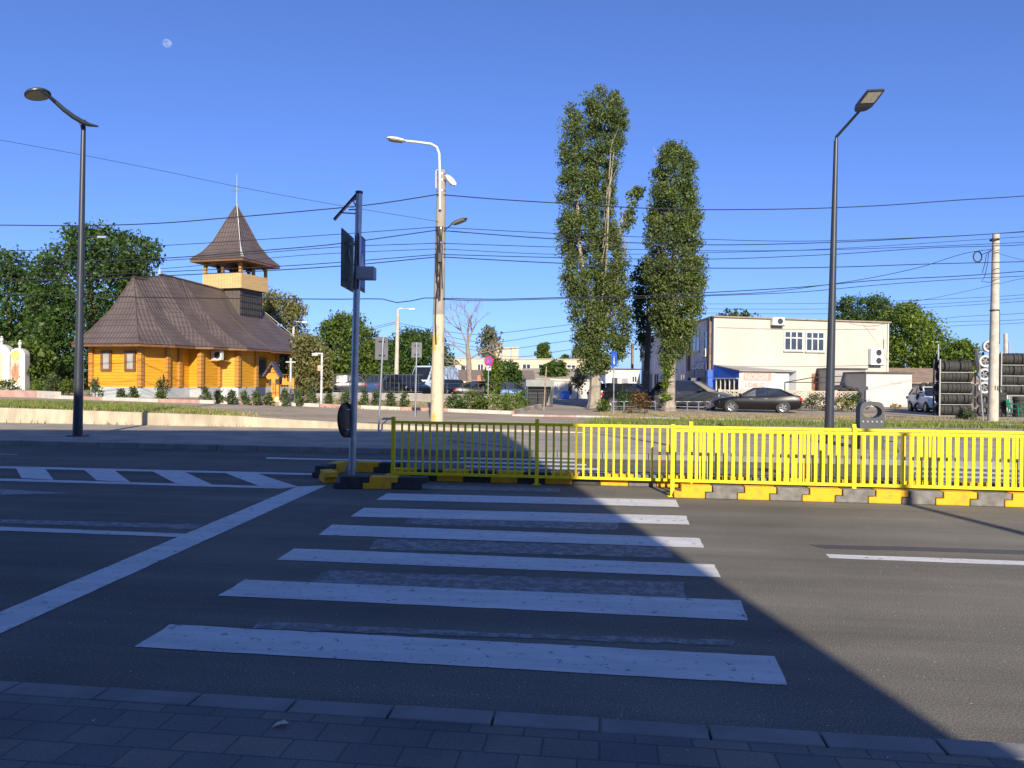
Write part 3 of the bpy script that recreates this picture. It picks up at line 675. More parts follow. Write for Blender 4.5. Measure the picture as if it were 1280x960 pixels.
plain_pole('camera_pole', 'slim white steel pole with a small camera, by the church porch', (401.5, 506), (402.5, 441), .055, .05, WHITE, ex_cam)
def ex_ch(t, L_):
    b = MB(); b.tube([L_(368, 405), L_(368, 402), L_(384, 402.5)], .05, 6); b.build('arm', WHITE, t); b = MB(); b.obox(L_(381, 403), (.2, 0, 0), (0, .1, 0), (0, 0, .05)); b.build('lamp_head', WHITE, t)
plain_pole('lamp_pole', 'pale lamp pole sticking up behind the church roof by the olive tree', (366, 500), (367, 404), .13, .09, extra=ex_ch, Y=58)
def ex_tr(t, L_):
    b = MB(); b.tube([L_(103, 300), L_(108, 296), L_(126, 296)], .05, 6); b.build('arm', DARK, t); b = MB(); b.obox(L_(128, 296.5), (.3, 0, 0), (0, .12, 0), (0, 0, .07)); b.build('lamp_head', STEEL, t)
plain_pole('lamp_pole', 'lamp pole standing in front of the dark tree beyond the left street lamp', (102, 500), (102.5, 299), .15, .09, extra=ex_tr, Y=52)
for bx, x_, yt, lb in ((1258, 1257, 417, 'short wooden pole behind the right tyre rack'), (1262, 1262, 427, 'thin steel post behind the right tyre rack'), (1173, 1173, 430, 'thin steel mast left of the tyre racks')):
    plain_pole('utility_pole', lb, (bx, 500), (x_, yt), .13 if x_ == 1257 else .05, .11 if x_ == 1257 else .05, CONCP if x_ == 1257 else STEEL, Y=46)
plain_pole('utility_pole', 'dark tarred pole between the two poplars', (806, 510), (812, 392), .20, .16, mat('tarred_wood', (.035, .033, .035), .7, 0, .2, 4), Y=45)
plain_pole('thin_mast', 'thin rusty mast before the long beige building', (680, 506), (683, 458), .035, .03, mat('rusty_steel', (.35, .25, .18), .8), Y=40)

# ================================================================== SMALL ROAD SIGNS
def sign_back(label, base, top, plate, rz, r=.03, Y=None):
    p = gr(*base) if Y is None else onY(base[0], Y); t = thing('road_sign', label, 'road sign', p); L_ = lambda px, py: at(px, py, p.y) - p
    b = MB(); b.tube([(0, 0, 0), L_(*top)], r, 10); b.build('post', STEEL, t, True)
    x0, y0, x1, y1 = plate; a_ = L_(x0, y0); c_ = L_(x1, y1); mid = (a_ + c_) / 2; w = (c_.x - a_.x) / 2 / math.cos(rz); h = (a_.z - c_.z) / 2
    e = Vector((math.cos(rz), math.sin(rz), 0)); nn_ = Vector((-e.y, e.x, 0)); b = MB(); b.obox(mid + nn_ * .05, e * w, nn_ * .012, Vector((0, 0, h))); q = b.build('sign_plate', mat('sign_back_grey', (.16, .165, .18), .6, .2, .1, 4), t, bevel=.006)
    for s in (.6, -.6):
        r_ = MB(); r_.obox(mid + nn_ * .03 + Vector((0, 0, h * s)), e * w * .5, nn_ * .01, Vector((0, 0, .02))); r_.build('clamp', DARK, t)
sign_back('grey back of a rectangular road sign, left of the concrete pole, nearer one', (473, 541), (479, 422), (471, 421, 485, 450), math.radians(35))
sign_back('grey back of a rectangular road sign just left of the concrete pole, farther one', (519, 521), (521, 428), (514, 428, 527, 447), math.radians(-8))
p = gr(609.5, 514); t = thing('road_sign', 'round no-parking sign with a small white arrow plate, beside the bare tree', 'road sign', p); L_ = lambda px, py, d=0: at(px, py, p.y + d) - p
b = MB(); b.tube([(0, 0, 0), L_(611, 446)], .03, 10); b.build('post', STEEL, t, True)
b = MB(); b.lathe([(.0, 0), (0, .26), (.02, .26), (.02, .0)], L_(611, 451.5, -.06), (.45, .9, 0), 28); q = b.build('sign_disc', mat('sign_red', (.50, .04, .12), .5), t)
b = MB(); b.lathe([(-.003, 0), (-.003, .19)], L_(611, 451.5, -.06), (.45, .9, 0), 28); b.build('blue_disc', mat('sign_blue_faded', (.22, .10, .42), .5), q)
b = MB(); c_ = L_(611, 451.5, -.07); b.obox(c_, Vector((.13, 0, .16)), Vector((.02, -.002, -.02)), Vector((0, .003, 0))); b.build('red_bar', mat('sign_red', (.50, .04, .12), .5), q)
b = MB(); b.obox(L_(611, 460, -.06), (.12, 0, 0), (0, .01, 0), (0, 0, .11)); q = b.build('arrow_plate', WHITE, t)
b = MB(); b.obox(L_(611, 460, -.075), (.06, 0, .05), (.01, 0, -.012), (0, .002, 0)); b.prism([(0, 0), (.07, .0), (.07, .07)], L_(611, 460, -.078) + Vector((.01, 0, -.01)), (1, 0, 0), (0, 0, 1), (0, .003, 0)); b.build('arrow', BLACK, q)
p = gr(767, 517); t = thing('road_sign', 'square blue sign with white figure on a thin post by the big poplar trunk', 'road sign', p); L_ = lambda px, py, d=0: at(px, py, p.y + d) - p
b = MB(); b.tube([(0, 0, 0), L_(767.5, 441)], .03, 10); b.build('post', STEEL, t, True)
b = MB(); b.obox(L_(767.5, 448.5, -.05), (.15, .16, 0), (.01, -.01, 0), (0, 0, .37)); q = b.build('sign_plate', mat('sign_blue_bright', (.03, .12, .60), .4), t)
b = MB(); b.prism([(-.05, -.26), (.06, -.26), (.03, .0), (.05, .02), (.0, .16), (-.04, .02)], L_(767.5, 449, -.075), (.7, .7, 0), (0, 0, 1), (.003, -.003, 0)); b.build('white_figure', WHITE, q)
p = onY(767, 45); t = None

# leaning edge-on sign by the racks
p = gr(1229, 529); t = thing('road_sign', 'leaning thin post carrying a narrow edge-on sign, in front of white wheel rims', 'road sign', p); L_ = lambda px, py, d=0: at(px, py, p.y + d) - p
b = MB(); b.tube([(0, 0, 0), L_(1224, 455)], .035, 8); b.build('post', STEEL, t, True)
b = MB(); c_ = L_(1221.5, 449); b.lathe([(-.015, 0), (-.015, .48), (.015, .48), (.015, 0)], c_, (.90, -.43, .12), 24); b.build('sign_disc', mat('sign_back_dark', (.10, .10, .13), .5), t)

# ================================================================== LITTER BIN
p = gr(1087, 561); 
def litter_bin():
    t = thing('litter_bin', 'grey litter bin with an oval opening through its arched hood, behind the yellow railing', 'litter bin', p, math.radians(-6))
    s_ = p.y / F; w = 14.5 * s_; Hh = (at(1087, 502, p.y) - p).z; dp = .15; gm = mat('bin_grey', (.055, .062, .075), .55, .1, .1, 5)
    N = 40; b = MB(); outer = []; inner = []; cz = Hh - 12.5 * s_; ia, ib = w * .80, 8.0 * s_; R_ = w * .62
    # outer arch outline matched to the oval angle by angle
    for k in range(N):
        a = 2 * math.pi * k / N; ca, sa = math.cos(a), math.sin(a)
        inner.append((ia * ca, cz + ib * sa))
        if sa >= -.02:
            e = .45; x_ = w * math.copysign(abs(ca) ** e, ca); z_ = cz + (Hh - cz) * abs(sa) ** .8; outer.append((x_, z_))
        else:
            x_ = w * max(-1, min(1, ca * 1.8)); outer.append((x_, cz - .45 * min(1, abs(sa) * 1.8)))
    V = []
    for y_ in (-dp, dp): V += [(x_, y_, z_) for x_, z_ in outer] + [(x_, y_, z_) for x_, z_ in inner]
    Fc = []
    for k in range(N):
        j = (k + 1) % N
        Fc.append((k, j, N + j, N + k)); Fc.append((2 * N + k, 3 * N + k, 3 * N + j, 2 * N + j))
        Fc.append((k, 2 * N + k, 2 * N + j, j)); Fc.append((N + k, N + j, 3 * N + j, 3 * N + k))
    b.add(V, Fc); b.build('hood', gm, t)
    b = MB(); b.box(-w, w, -dp, dp, .03, cz - .44); body = b.build('body', gm, t, bevel=.015)
    for k in range(5):
        for z_ in (cz - .24,):
            r = MB(); xx = -w * .75 + w * 1.5 * k / 4; r.lathe([(0, .024), (.012, .022), (.016, 0)], (xx, -dp - .001, z_), (0, -1, 0), 12); r.build('stud', mat('light_stud', (.30, .31, .33), .4), t)
    b = MB(); b.box(-w * 1.05, w * 1.05, -dp - .02, dp + .02, 0, .04); b.build('base', gm, t, bevel=.01)
litter_bin()

# ================================================================== OVERHEAD CABLES
def cable(label, pts, ya, yb, yc=None, r=.013, group='overhead cables', name='overhead_cable'):
    xs_ = [q[0] for q in pts]; x0, x1 = xs_[0], xs_[-1]; out = []
    N = 44
    for i in range(N + 1):
        t = i / N; x = x0 + (x1 - x0) * t
        # monotone Catmull-Rom in y
        k = max(0, min(len(pts) - 2, next((j for j in range(len(pts) - 1) if x <= pts[j + 1][0]), len(pts) - 2)))
        X0, Y0 = pts[k]; X1, Y1 = pts[k + 1]; h = X1 - X0; f = (x - X0) / h
        m0 = (Y1 - pts[k - 1][1]) / (X1 - pts[k - 1][0]) if k > 0 else (Y1 - Y0) / h
        m1 = (pts[k + 2][1] - Y0) / (pts[k + 2][0] - X0) if k + 2 < len(pts) else (Y1 - Y0) / h
        y = (2 * f**3 - 3 * f**2 + 1) * Y0 + (f**3 - 2 * f**2 + f) * h * m0 + (-2 * f**3 + 3 * f**2) * Y1 + (f**3 - f**2) * h * m1
        Yd = ya + (yb - ya) * t
        out.append(at(x, y, Yd))
    b = MB(); b.tube(out, r, 5); o = b.build(name, CABLE, off=out[0]); tag(o, label, 'cable', group)
MP = gr(546, 527).y - .17; RP = gr(1241, 527).y - .17
L0, R0 = -220, 1500
def two(nm, left, right, r=.013, ya=30.5, yb=None):
    if left: cable(nm + ', running left from the middle concrete pole', left, ya, MP, r=r)
    if right: cable(nm + ', running right from the middle concrete pole', right, MP, yb or RP + 1.5, r=r)
two('topmost thick black cable', [(L0, 283), (0, 281.5), (104, 282), (200, 279), (300, 271), (380, 264), (470, 255), (548, 243)], [(548, 243), (620, 249), (700, 254), (800, 260), (880, 262), (1000, 261), (1100, 257), (1200, 250), (1280, 245), (R0, 226)], .02)
two('second black cable down', [(L0, 320), (0, 314), (200, 307), (420, 293), (548, 283.5)], [(548, 284), (700, 292), (880, 299), (1000, 301.5), (1150, 297), (1280, 290), (R0, 276)], .013)
two('third black cable down', [(L0, 331), (0, 328), (200, 323), (330, 313), (420, 305), (548, 287.5)], [(548, 288), (700, 299), (880, 306), (1040, 303), (1160, 297), (1245, 292), (R0, 272)], .018)
two('fourth black cable down', [(L0, 336), (0, 334), (200, 326), (420, 309), (548, 304)], [(548, 304), (700, 309), (880, 313.5), (1040, 312), (1280, 303), (R0, 291)], .013)
two('fifth black cable down', [(L0, 346), (0, 343), (200, 336), (380, 319), (548, 311)], [(548, 311), (700, 318), (880, 316), (1040, 311), (1280, 296), (R0, 284)], .011)
two('sixth black cable down', [(L0, 350), (0, 349), (200, 340), (380, 331), (548, 318)], [(548, 318), (700, 322), (880, 324), (1040, 318), (1160, 310), (1280, 306), (R0, 290)], .015)
two('seventh, thicker black cable down', [(L0, 353), (0, 352), (200, 345), (420, 333), (548, 321)], [(548, 321), (700, 329), (880, 335), (1040, 334), (1160, 330), (1280, 327), (R0, 320)], .018)
two('lowest, slack black cable', [(L0, 368), (0, 368), (200, 372), (420, 374), (484, 374), (492, 378), (510, 377), (524, 373), (548, 372.5)], [(548, 373), (620, 374), (700, 372), (800, 370), (880, 366), (1000, 359), (1100, 350), (1200, 345), (1280, 339), (R0, 322)], .018)
two('lowest cable twin, twisted round its neighbour', None, [(548, 374), (600, 376), (700, 373.5), (800, 372.5), (880, 370), (1000, 365), (1100, 356), (1200, 349), (1280, 345), (R0, 334)], .014)
cable('thin single wire slanting down the sky from upper left to the middle pole', [(L0, 135), (0, 175), (104, 194), (210, 215), (300, 234), (420, 256), (548, 277)], 26, MP, r=.008)
cable('cable sagging left from the coil on the right concrete pole', [(880, 369), (960, 365), (1040, 355), (1090, 347), (1150, 334), (1205, 317), (1243, 311)], MP + 3, RP, r=.014)
cable('cable running right from the top of the right concrete pole, lower strand', [(1243, 315), (1262, 321), (1285, 326), (R0, 345)], RP, RP + 2, r=.009)
cable('slanting cable that meets the right concrete pole near its middle', [(1060, 388), (1110, 382), (1180, 370), (1243, 356), (1285, 347), (R0, 318)], 60, RP + 2, r=.013)
for k, (a_, m1, c_, d) in enumerate([(380, 379, 375, 368), (386, 386, 381, 372), (391, 392, 385, 376), (401, 401, 396, 391), (408, 404, 402, 399), (412, 410, 407, 403)]):
    cable('faint distant wire over the cream building, %s' % ['uppermost', 'second from top', 'third from top', 'fourth from top', 'fifth from top', 'lowest'][k], [(860 if k < 3 else 1110, a_), (1040 if k < 3 else 1150, m1), (1150 if k < 3 else 1200, c_), (1285, d), (R0, d - 22)], 75, 55, r=.018, group='distant wires on the right')
for k, (p0, p1, p2) in enumerate([((498, 404), (600, 418), (772, 398)), ((498, 407), (610, 428), (772, 404)), ((498, 411), (620, 437), (772, 417)), ((498, 414), (640, 446), (772, 428))]):
    cable('faint distant wire right of the far thin pole, %s' % ['highest', 'second', 'third', 'lowest'][k], [p0, ((p0[0] + p1[0]) / 2, (p0[1] + p1[1]) / 2 + 2), p1, ((p1[0] + p2[0]) / 2, (p1[1] + p2[1]) / 2 + 1), p2], 58, 50, r=.016, group='distant wires from the far pole')
for k, q in enumerate([[(380, 418), (440, 414), (497, 402)], [(380, 424), (440, 417), (497, 404)]]):
    cable('faint distant wire left of the far thin pole, %s' % ['upper', 'lower'][k], q, 60, 58, r=.016, group='distant wires from the far pole')
# moon
b = MB(); N = 24
b.lathe([(-math.cos(math.pi * i / 16), math.sin(math.pi * i / 16)) for i in range(17)], (0, 0, 0), (0, 0, 1), 32)
mt, n, bb = nodes('moon'); mt.node_tree.nodes.remove(bb); em = n.nodes.new('ShaderNodeEmission'); tr = n.nodes.new('ShaderNodeBsdfTransparent'); mx = n.nodes.new('ShaderNodeMixShader')
tc = n.nodes.new('ShaderNodeTexCoord'); ff = ramp(n, noise(n, tc.outputs['Object'], 1.6, 3), .4, .62, (.05,) * 3, (.55,) * 3); n.links.new(ff, mx.inputs[0]); em.inputs[0].default_value = (.55, .68, 1, 1); em.inputs[1].default_value = .62
n.links.new(tr.outputs[0], mx.inputs[1]); n.links.new(em.outputs[0], mx.inputs[2]); n.links.new(mx.outputs[0], n.nodes['Material Output'].inputs['Surface'])
o = b.build('moon', mt, smooth=True); q = at(209, 54, 4000); o.location = q; r_ = 4.6 / F * (q - CAM).length; o.scale = (r_, r_, r_ * .9); tag(o, 'pale daytime moon high in the upper left sky', 'moon')
# ================================================================== TREES
def foliage(name, parent, org, prof, Y, ncl, per, sig, size, mt_, lean=.5, shell=.35, depth=1.0, elong=1.15, zmin=0.0):
    """crown volume from an outline (row, left, right) seen at depth Y: round in plan, filled with leaf clumps"""
    rows = [p[0] for p in prof]; P = []; px_m = Y / F
    area = []; ysamp = np.linspace(min(rows), max(rows), 60)
    L_ = np.interp(ysamp, rows, [p[1] for p in prof]); R_ = np.interp(ysamp, rows, [p[2] for p in prof]); wgt = np.maximum(R_ - L_, .5); wgt /= wgt.sum()
    cs = []
    for _ in range(ncl):
        i_ = RNG.choice(len(ysamp), p=wgt); y = ysamp[i_] + RNG.uniform(-1, 1) * (ysamp[1] - ysamp[0]); l, r = np.interp(y, rows, [p[1] for p in prof]), np.interp(y, rows, [p[2] for p in prof])
        y = max(y, min(rows) + .7 * sig / px_m * .8); hw = max(.5, (r - l) / 2 - .22 * sig / px_m); a = RNG.random() * 2 * math.pi; q = math.sqrt(RNG.uniform(shell, 1.0)) * RNG.choice([1, 1, 1.06, .8])
        dx = math.cos(a) * q * hw; dy = math.sin(a) * q * hw * px_m * depth
        c_ = at((l + r) / 2 + dx, y, Y); c_ = Vector((c_.x, c_.y + dy, c_.z)) - org; cs.append(c_)
    cs = np.array([tuple(c_) for c_ in cs]); rad = sig * RNG.uniform(.6, 1.35, len(cs))
    k = np.repeat(np.arange(len(cs)), per); n = len(k)
    d = RNG.normal(size=(n, 3)); d /= np.linalg.norm(d, axis=1)[:, None]; d *= (RNG.random(n) ** .45)[:, None]
    P = cs[k] + d * rad[k][:, None] * np.array([1, 1, .85]); P = P[P[:, 2] > zmin]
    leafobj(name, P, n, size, mt_, parent, elong, updir=lean)
    return cs
def limbs(name, parent, base, cs, mt_, r0, nl=14, top=None, spread=.35):
    b = MB(); ztop = max(c_[2] for c_ in cs) if top is None else top
    cx = np.mean(cs[:, 0]); cy = np.mean(cs[:, 1])
    m_ = Vector((cx, cy, ztop * .9)); tr = [Vector(base) + Vector((0, 0, -.15)), Vector(base) + Vector((cx * .15, cy * .15, ztop * .22)), Vector((cx * .7, cy * .7, ztop * .55)), m_]
    b.tube([tr[0] + Vector((0, 0, 0)), tr[0] + Vector((0, 0, .35)), tr[1], tr[2], tr[3]], [r0 * 1.45, r0, r0 * .82, r0 * .45, r0 * .08], 10); b.build('trunk', mt_, parent, True)
    for i_ in range(nl):
        c_ = Vector(cs[RNG.integers(0, len(cs))]); f = max(.12, min(.85, (c_.z / ztop) - RNG.uniform(.12, spread)))
        s_ = tr[0].lerp(tr[3], f) if f > .5 else tr[1].lerp(tr[2], max(0, (f - .22) / .33)); s_.z = ztop * f
        q = MB(); mid = s_.lerp(c_, .5) + Vector((0, 0, -.03 * ztop)); rr = r0 * (.42 - .3 * f); q.tube([s_, mid, c_], [rr, rr * .6, rr * .15], 6); q.build('limb', mt_, parent, True)
def tree(name, label, cat, base, Y, prof, ncl, per, sig, size, mt_, bark=BARKD, r0=.25, nl=10, group=None, **kw):
    p = onY(base, Y); t = thing(name, label, cat, p, 0, group)
    cs = foliage('crown', t, p, prof, Y, ncl, per, sig, size, mt_, **kw); limbs('limb', t, (0, 0, 0), cs, bark, r0, nl)
    return t
# big poplar (several upright spires on one trunk) and its neighbour
p = onY(744, 44.5); t = thing('poplar_tree', 'taller, ragged poplar with bare pale upright branches, left of the pair', 'tree', p); Y = p.y; P1 = t
cs = foliage('crown', t, p, [(131, 709, 718), (145, 705, 726), (170, 702, 737), (230, 698, 748), (300, 699, 756), (350, 703, 760), (390, 710, 762), (430, 720, 762), (462, 732, 756), (470, 738, 746)], Y, 420, 100, .50, .064, LPOP, lean=.3)
foliage('crown', t, p, [(112, 742, 762), (116, 733, 776), (135, 730, 786), (160, 733, 784), (185, 738, 777), (230, 738, 770), (270, 738, 770), (300, 738, 772)], Y, 230, 96, .44, .062, LPOP, lean=.3)
foliage('crown', t, p, [(290, 745, 772), (330, 742, 785), (370, 740, 790), (400, 735, 795), (430, 728, 790), (455, 730, 775), (470, 738, 758)], Y, 230, 96, .50, .064, LPOP, lean=.3)
foliage('crown', t, p, [(232, 792, 800), (245, 784, 803), (262, 780, 796), (290, 775, 788)], Y, 26, 34, .35, .09, LPOP, lean=.3)
foliage('crown', t, p, [(325, 800, 815), (350, 790, 825), (385, 790, 828), (410, 795, 822), (435, 800, 812), (450, 800, 806)], Y + 1.6, 90, 60, .5, .085, LDK, lean=.3)
L_ = lambda px, py, d=0: at(px, py, Y + d) - p
def br(pts, rs, nm='limb', par=None, mt_=BARK):
    b = MB(); b.tube([L_(*q) for q in pts], rs, 8); b.build(nm, mt_, par or t, True)
br([(744, 510), (743.5, 500), (744, 470), (742, 430)], [.52, .36, .31, .26], 'trunk')
br([(743, 440), (733, 380), (724, 300), (720, 220), (718, 150)], [.18, .14, .11, .08, .02])
br([(743, 440), (752, 380), (757, 300), (762, 220), (766, 170), (764, 130)], [.2, .16, .12, .09, .06, .02])
br([(750, 400, -.3), (758, 330, -.7), (761, 250, -.6), (767, 190, -.4), (764, 155, -.2)], [.08, .06, .045, .035, .015])
br([(752, 400), (768, 340), (780, 280), (792, 240)], [.10, .08, .06, .02])
br([(755, 410), (772, 350, -.3), (776, 300), (783, 262)], [.07, .06, .04, .015])
br([(745, 430), (775, 380), (800, 350, 1.2)], [.12, .08, .03])
for k in range(7):
    y = 300 - 20 * k + random.uniform(-4, 4); x = 752 + (300 - y) * .09; br([(x, y + 26, -.6), (x + random.uniform(0, 6), y, -.8), (x + random.uniform(-4, 14), y - 26, -.7)], [.03, .02, .008])
for k in range(12):
    y = 330 - 6 * k; br([(770 + random.uniform(-3, 3), y + 22), (776 + random.uniform(-4, 8), y), (780 + random.uniform(-3, 14), y - 18)], [.03, .02, .006])
p = onY(837, 41.5); t = thing('poplar_tree', 'shorter, dense green poplar with a slim leafy trunk, right of the pair', 'tree', p); Y = p.y
cs = foliage('crown', t, p, [(176, 836, 842), (190, 826, 856), (205, 822, 868), (240, 812, 871), (290, 806, 876), (340, 808, 881), (380, 812, 879), (410, 820, 868), (440, 824, 858), (455, 828, 846)], Y, 560, 104, .48, .063, LPOP, lean=.3)
foliage('crown', t, p, [(450, 829, 842), (480, 829, 837), (498, 830, 836)], Y - .1, 26, 34, .28, .09, LBRT, lean=.3)
br([(836, 514), (837, 505), (839, 470), (841, 400), (843, 300), (842, 210)], [.46, .30, .24, .19, .12, .03], 'trunk')
for k in range(18):
    y = 440 - 13 * k; s = random.choice([-1, 1]); br([(841, y + 12), (841 + s * 10, y - 4, random.uniform(-1, 1)), (841 + s * random.uniform(16, 26), y - 34, random.uniform(-1, 1))], [.08, .05, .012])
# left: trees behind the church
tree('tree', 'large dark green tree at the left edge of the photo', 'tree', 15, 60, [(312, 5, 20), (325, -10, 34), (345, -40, 48), (370, -50, 66), (410, -60, 76), (450, -60, 82), (475, -50, 78), (490, -40, 60)], 430, 50, 1.0, .14, LDK, r0=.4, nl=14)
tree('tree', 'tallest broad dark tree behind the apse of the church', 'tree', 120, 57, [(282, 112, 126), (292, 92, 152), (310, 62, 172), (335, 52, 182), (365, 45, 195), (400, 40, 190), (440, 40, 160), (475, 45, 140), (496, 50, 125)], 560, 52, .95, .13, LDK, r0=.45, nl=16)
tree('tree', 'dark layered crown showing right of the tallest tree, above the church roof', 'tree', 160, 66, [(290, 150, 180), (300, 145, 192), (318, 150, 197), (335, 150, 186), (350, 150, 190), (430, 150, 190)], 120, 36, .9, .17, LDK, r0=.4, nl=8)
tree('shrub', 'leafy green bush in front of the dark trees, beside the white shrines', 'shrub', 48, 50, [(425, 20, 44), (440, 5, 60), (462, 8, 66), (478, 14, 62)], 70, 36, .6, .13, LMID, r0=.12, nl=6)
tree('tree', 'olive green tree rising just behind the bell tower', 'tree', 356, 62, [(364, 330, 345), (375, 325, 370), (392, 322, 387), (410, 322, 380), (440, 322, 385), (480, 330, 395)], 230, 48, .75, .11, LOLV, bark=BARK, r0=.25, nl=10)
tree('tree', 'yellowish olive tree over the dark fence beside the church porch', 'tree', 385, 50, [(420, 372, 392), (435, 368, 408), (455, 366, 414), (475, 368, 416), (486, 372, 412)], 170, 46, .6, .095, LOLV, bark=BARK, r0=.18, nl=8)
tree('tree', 'round mid green tree behind the crossing sign post', 'tree', 432, 60, [(393, 424, 442), (402, 408, 458), (420, 398, 468), (450, 396, 480), (475, 400, 484), (488, 406, 478)], 340, 50, .75, .115, LMID, r0=.3, nl=12)
tree('tree', 'dark green tree between the sign post and the concrete pole', 'tree', 505, 74, [(413, 515, 530), (420, 498, 545), (432, 478, 560), (450, 476, 566), (470, 480, 562), (480, 485, 555)], 300, 46, .9, .14, LDK, r0=.3, nl=10)
tree('tree', 'darker green crown behind the far thin pole', 'tree', 472, 80, [(424, 462, 482), (440, 456, 500), (470, 455, 505), (485, 460, 500)], 90, 36, .9, .17, LMID, r0=.3, nl=6)
tree('poplar_tree', 'sparse grey-green poplar behind the bare tree', 'tree', 613, 112, [(408, 608, 618), (420, 602, 625), (445, 601, 626), (462, 602, 624)], 60, 26, 1.1, .24, LGRY, r0=.25, nl=8)
tree('tree', 'small cypress-like tree by the no-parking sign', 'tree', 618, 52, [(448, 612, 620), (460, 607, 626), (478, 604, 630), (490, 606, 628)], 70, 36, .4, .11, LMID, r0=.1, nl=5)
tree('tree', 'bushy dark green tree right of the no-parking sign', 'tree', 634, 55, [(452, 624, 638), (462, 618, 650), (476, 618, 652), (490, 622, 648)], 80, 36, .5, .12, LDK, r0=.12, nl=5)
tree('poplar_tree', 'small distant dark poplar above the long beige building', 'tree', 679, 150, [(430, 675, 683), (437, 673, 686), (446, 672, 687), (452, 673, 686)], 36, 28, 1.0, .3, LMID, r0=.25, nl=4)
tree('poplar_tree', 'small distant grey-green poplar left of the big poplar', 'tree', 726, 150, [(434, 720, 730), (441, 717, 736), (455, 716, 737)], 34, 28, 1.0, .3, LGRY, r0=.25, nl=4)
tree('tree', 'low distant round crown on the skyline, between the two far poplars', 'tree', 708, 150, [(445, 704, 711), (448, 702, 713), (452, 702, 713)], 14, 22, .9, .3, LDK, r0=.2, nl=3)
tree('tree', 'green crown covering the roof edge of the long beige building', 'tree', 690, 84, [(452, 696, 706), (457, 680, 707), (464, 676, 708), (470, 680, 704)], 56, 30, .7, .2, LDK, r0=.15, nl=4)
tree('tree', 'thin young street tree in front of the white gatehouse', 'tree', 722, 62, [(458, 718, 728), (468, 714, 733), (480, 715, 732), (486, 718, 728)], 34, 18, .5, .11, LOLV, bark=BARK, r0=.06, nl=6)
tree('tree', 'dark feathery tree rising behind the cream building, left of the right-hand pair', 'tree', 1078, 78, [(370, 1070, 1092), (378, 1048, 1110), (390, 1044, 1112), (404, 1042, 1116), (430, 1060, 1110)], 220, 44, .85, .13, LDK, r0=.3, nl=10)
tree('tree', 'bright green tree right of the cream building', 'tree', 1140, 70, [(378, 1126, 1140), (390, 1112, 1152), (405, 1108, 1170), (425, 1108, 1180), (450, 1106, 1184), (468, 1110, 1180)], 330, 50, .85, .125, LBRT, r0=.3, nl=12)
tree('tree', 'lower bright green tree behind the left tyre rack', 'tree', 1200, 66, [(424, 1192, 1206), (434, 1182, 1218), (450, 1178, 1226), (470, 1178, 1226)], 100, 36, .7, .14, LBRT, r0=.2, nl=8)
tree('shrub', 'low dark growth peeking over the flat roof of the cream building', 'shrub', 915, 100, [(390, 908, 920), (394, 892, 945), (400, 890, 950), (420, 890, 950)], 60, 30, .9, .22, LDK, r0=.1, nl=4)
# bare tree
p = onY(588, 54); t = thing('bare_tree', 'leafless pale tree with a reddish trunk beside the concrete pole', 'tree', p); Y = p.y; L_ = lambda px, py, d=0: at(px, py, Y + d) - p
BB = mat('dead_bark', (.25, .20, .165), .9, 0, .2, 5)
br([(588, 505), (587, 480), (586, 450), (584, 432)], [.28, .22, .17, .12], 'trunk', t, BB)
rr = random.Random(5)
def twig(x, y, a, ln, r, dpt, d0):
    x1 = x + math.cos(a) * ln; y1 = y - math.sin(a) * ln; d1 = d0 + rr.uniform(-.4, .4); b = MB(); b.tube([L_(x, y, d0), L_((x + x1) / 2 + rr.uniform(-1, 1), (y + y1) / 2, (d0 + d1) / 2), L_(x1, y1, d1)], [r, r * .8, r * .55], 5)
    TW.add(b.v, b.f)
    if dpt > 0:
        for k in range(rr.choice([2, 3, 3])): twig(x1, y1, a + rr.uniform(-.65, .65), ln * rr.uniform(.62, .88), r * .6, dpt - 1, d1)
for i_, (x, y, a) in enumerate([(584, 432, 1.95), (584, 434, 1.3), (585, 445, 2.5), (586, 450, .6), (586, 440, 1.65), (587, 460, 2.8)]):
    TW = MB(); twig(x, y, a, 20 if i_ < 3 else 15, .075, 4, 0); TW.build('limb', BB, t)
# ================================================================== SHRUBS
def shrub(label, base, w, h, mt_, group=None, n=14, name='shrub', cat='shrub', conif=False, size=.055, Yv=None):
    p = gr(*base) if Yv is None else onY(base[0], Yv); s_ = p.y / F; t = thing(name, label, cat, p, 0, group); W_ = w * s_ / 2; H_ = h * s_
    cs = []
    for _ in range(n):
        z_ = RNG.uniform(.12, .95); ww = W_ * ((1.05 - z_) if conif else math.sqrt(max(.05, 1 - (z_ * 1.1 - .45) ** 2 * 2))); a = RNG.random() * 6.28; q = math.sqrt(RNG.random())
        cs.append((math.cos(a) * ww * q, math.sin(a) * ww * q, z_ * H_))
    cs = np.array(cs); k = np.repeat(np.arange(len(cs)), 34); sg = min(W_, H_ / 2) * .42
    P = cs[k] + RNG.normal(size=(len(k), 3)) * sg * .6; P = P[P[:, 2] > .02]
    leafobj('foliage', P, len(P), size * .85, mt_, t, 1.3, updir=.4)
    b = MB(); b.tube([(0, 0, -.05), (0, 0, H_ * .8)], [.03, .01], 6)
    for k in range(5):
        c_ = Vector(cs[k % len(cs)]); b.tube([(0, 0, .05 + .05 * k), c_], [.014, .005], 5)
    b.build('stem', BARKD, t)
    return t
cons = [(119, 498, 18, 24), (151, 499, 14, 12), (166, 499, 16, 14), (257, 504, 14, 19), (273, 505, 12, 20), (289, 506, 14, 17), (305, 506, 13, 18), (320, 507, 15, 16), (336, 507, 13, 16), (355, 508, 13, 22), (372, 508, 17, 22), (389, 508, 16, 26), (411, 509, 16, 16), (431, 510, 18, 22), (455, 511, 16, 22), (470, 511, 15, 24), (488, 512, 18, 22), (506, 512, 14, 20)]
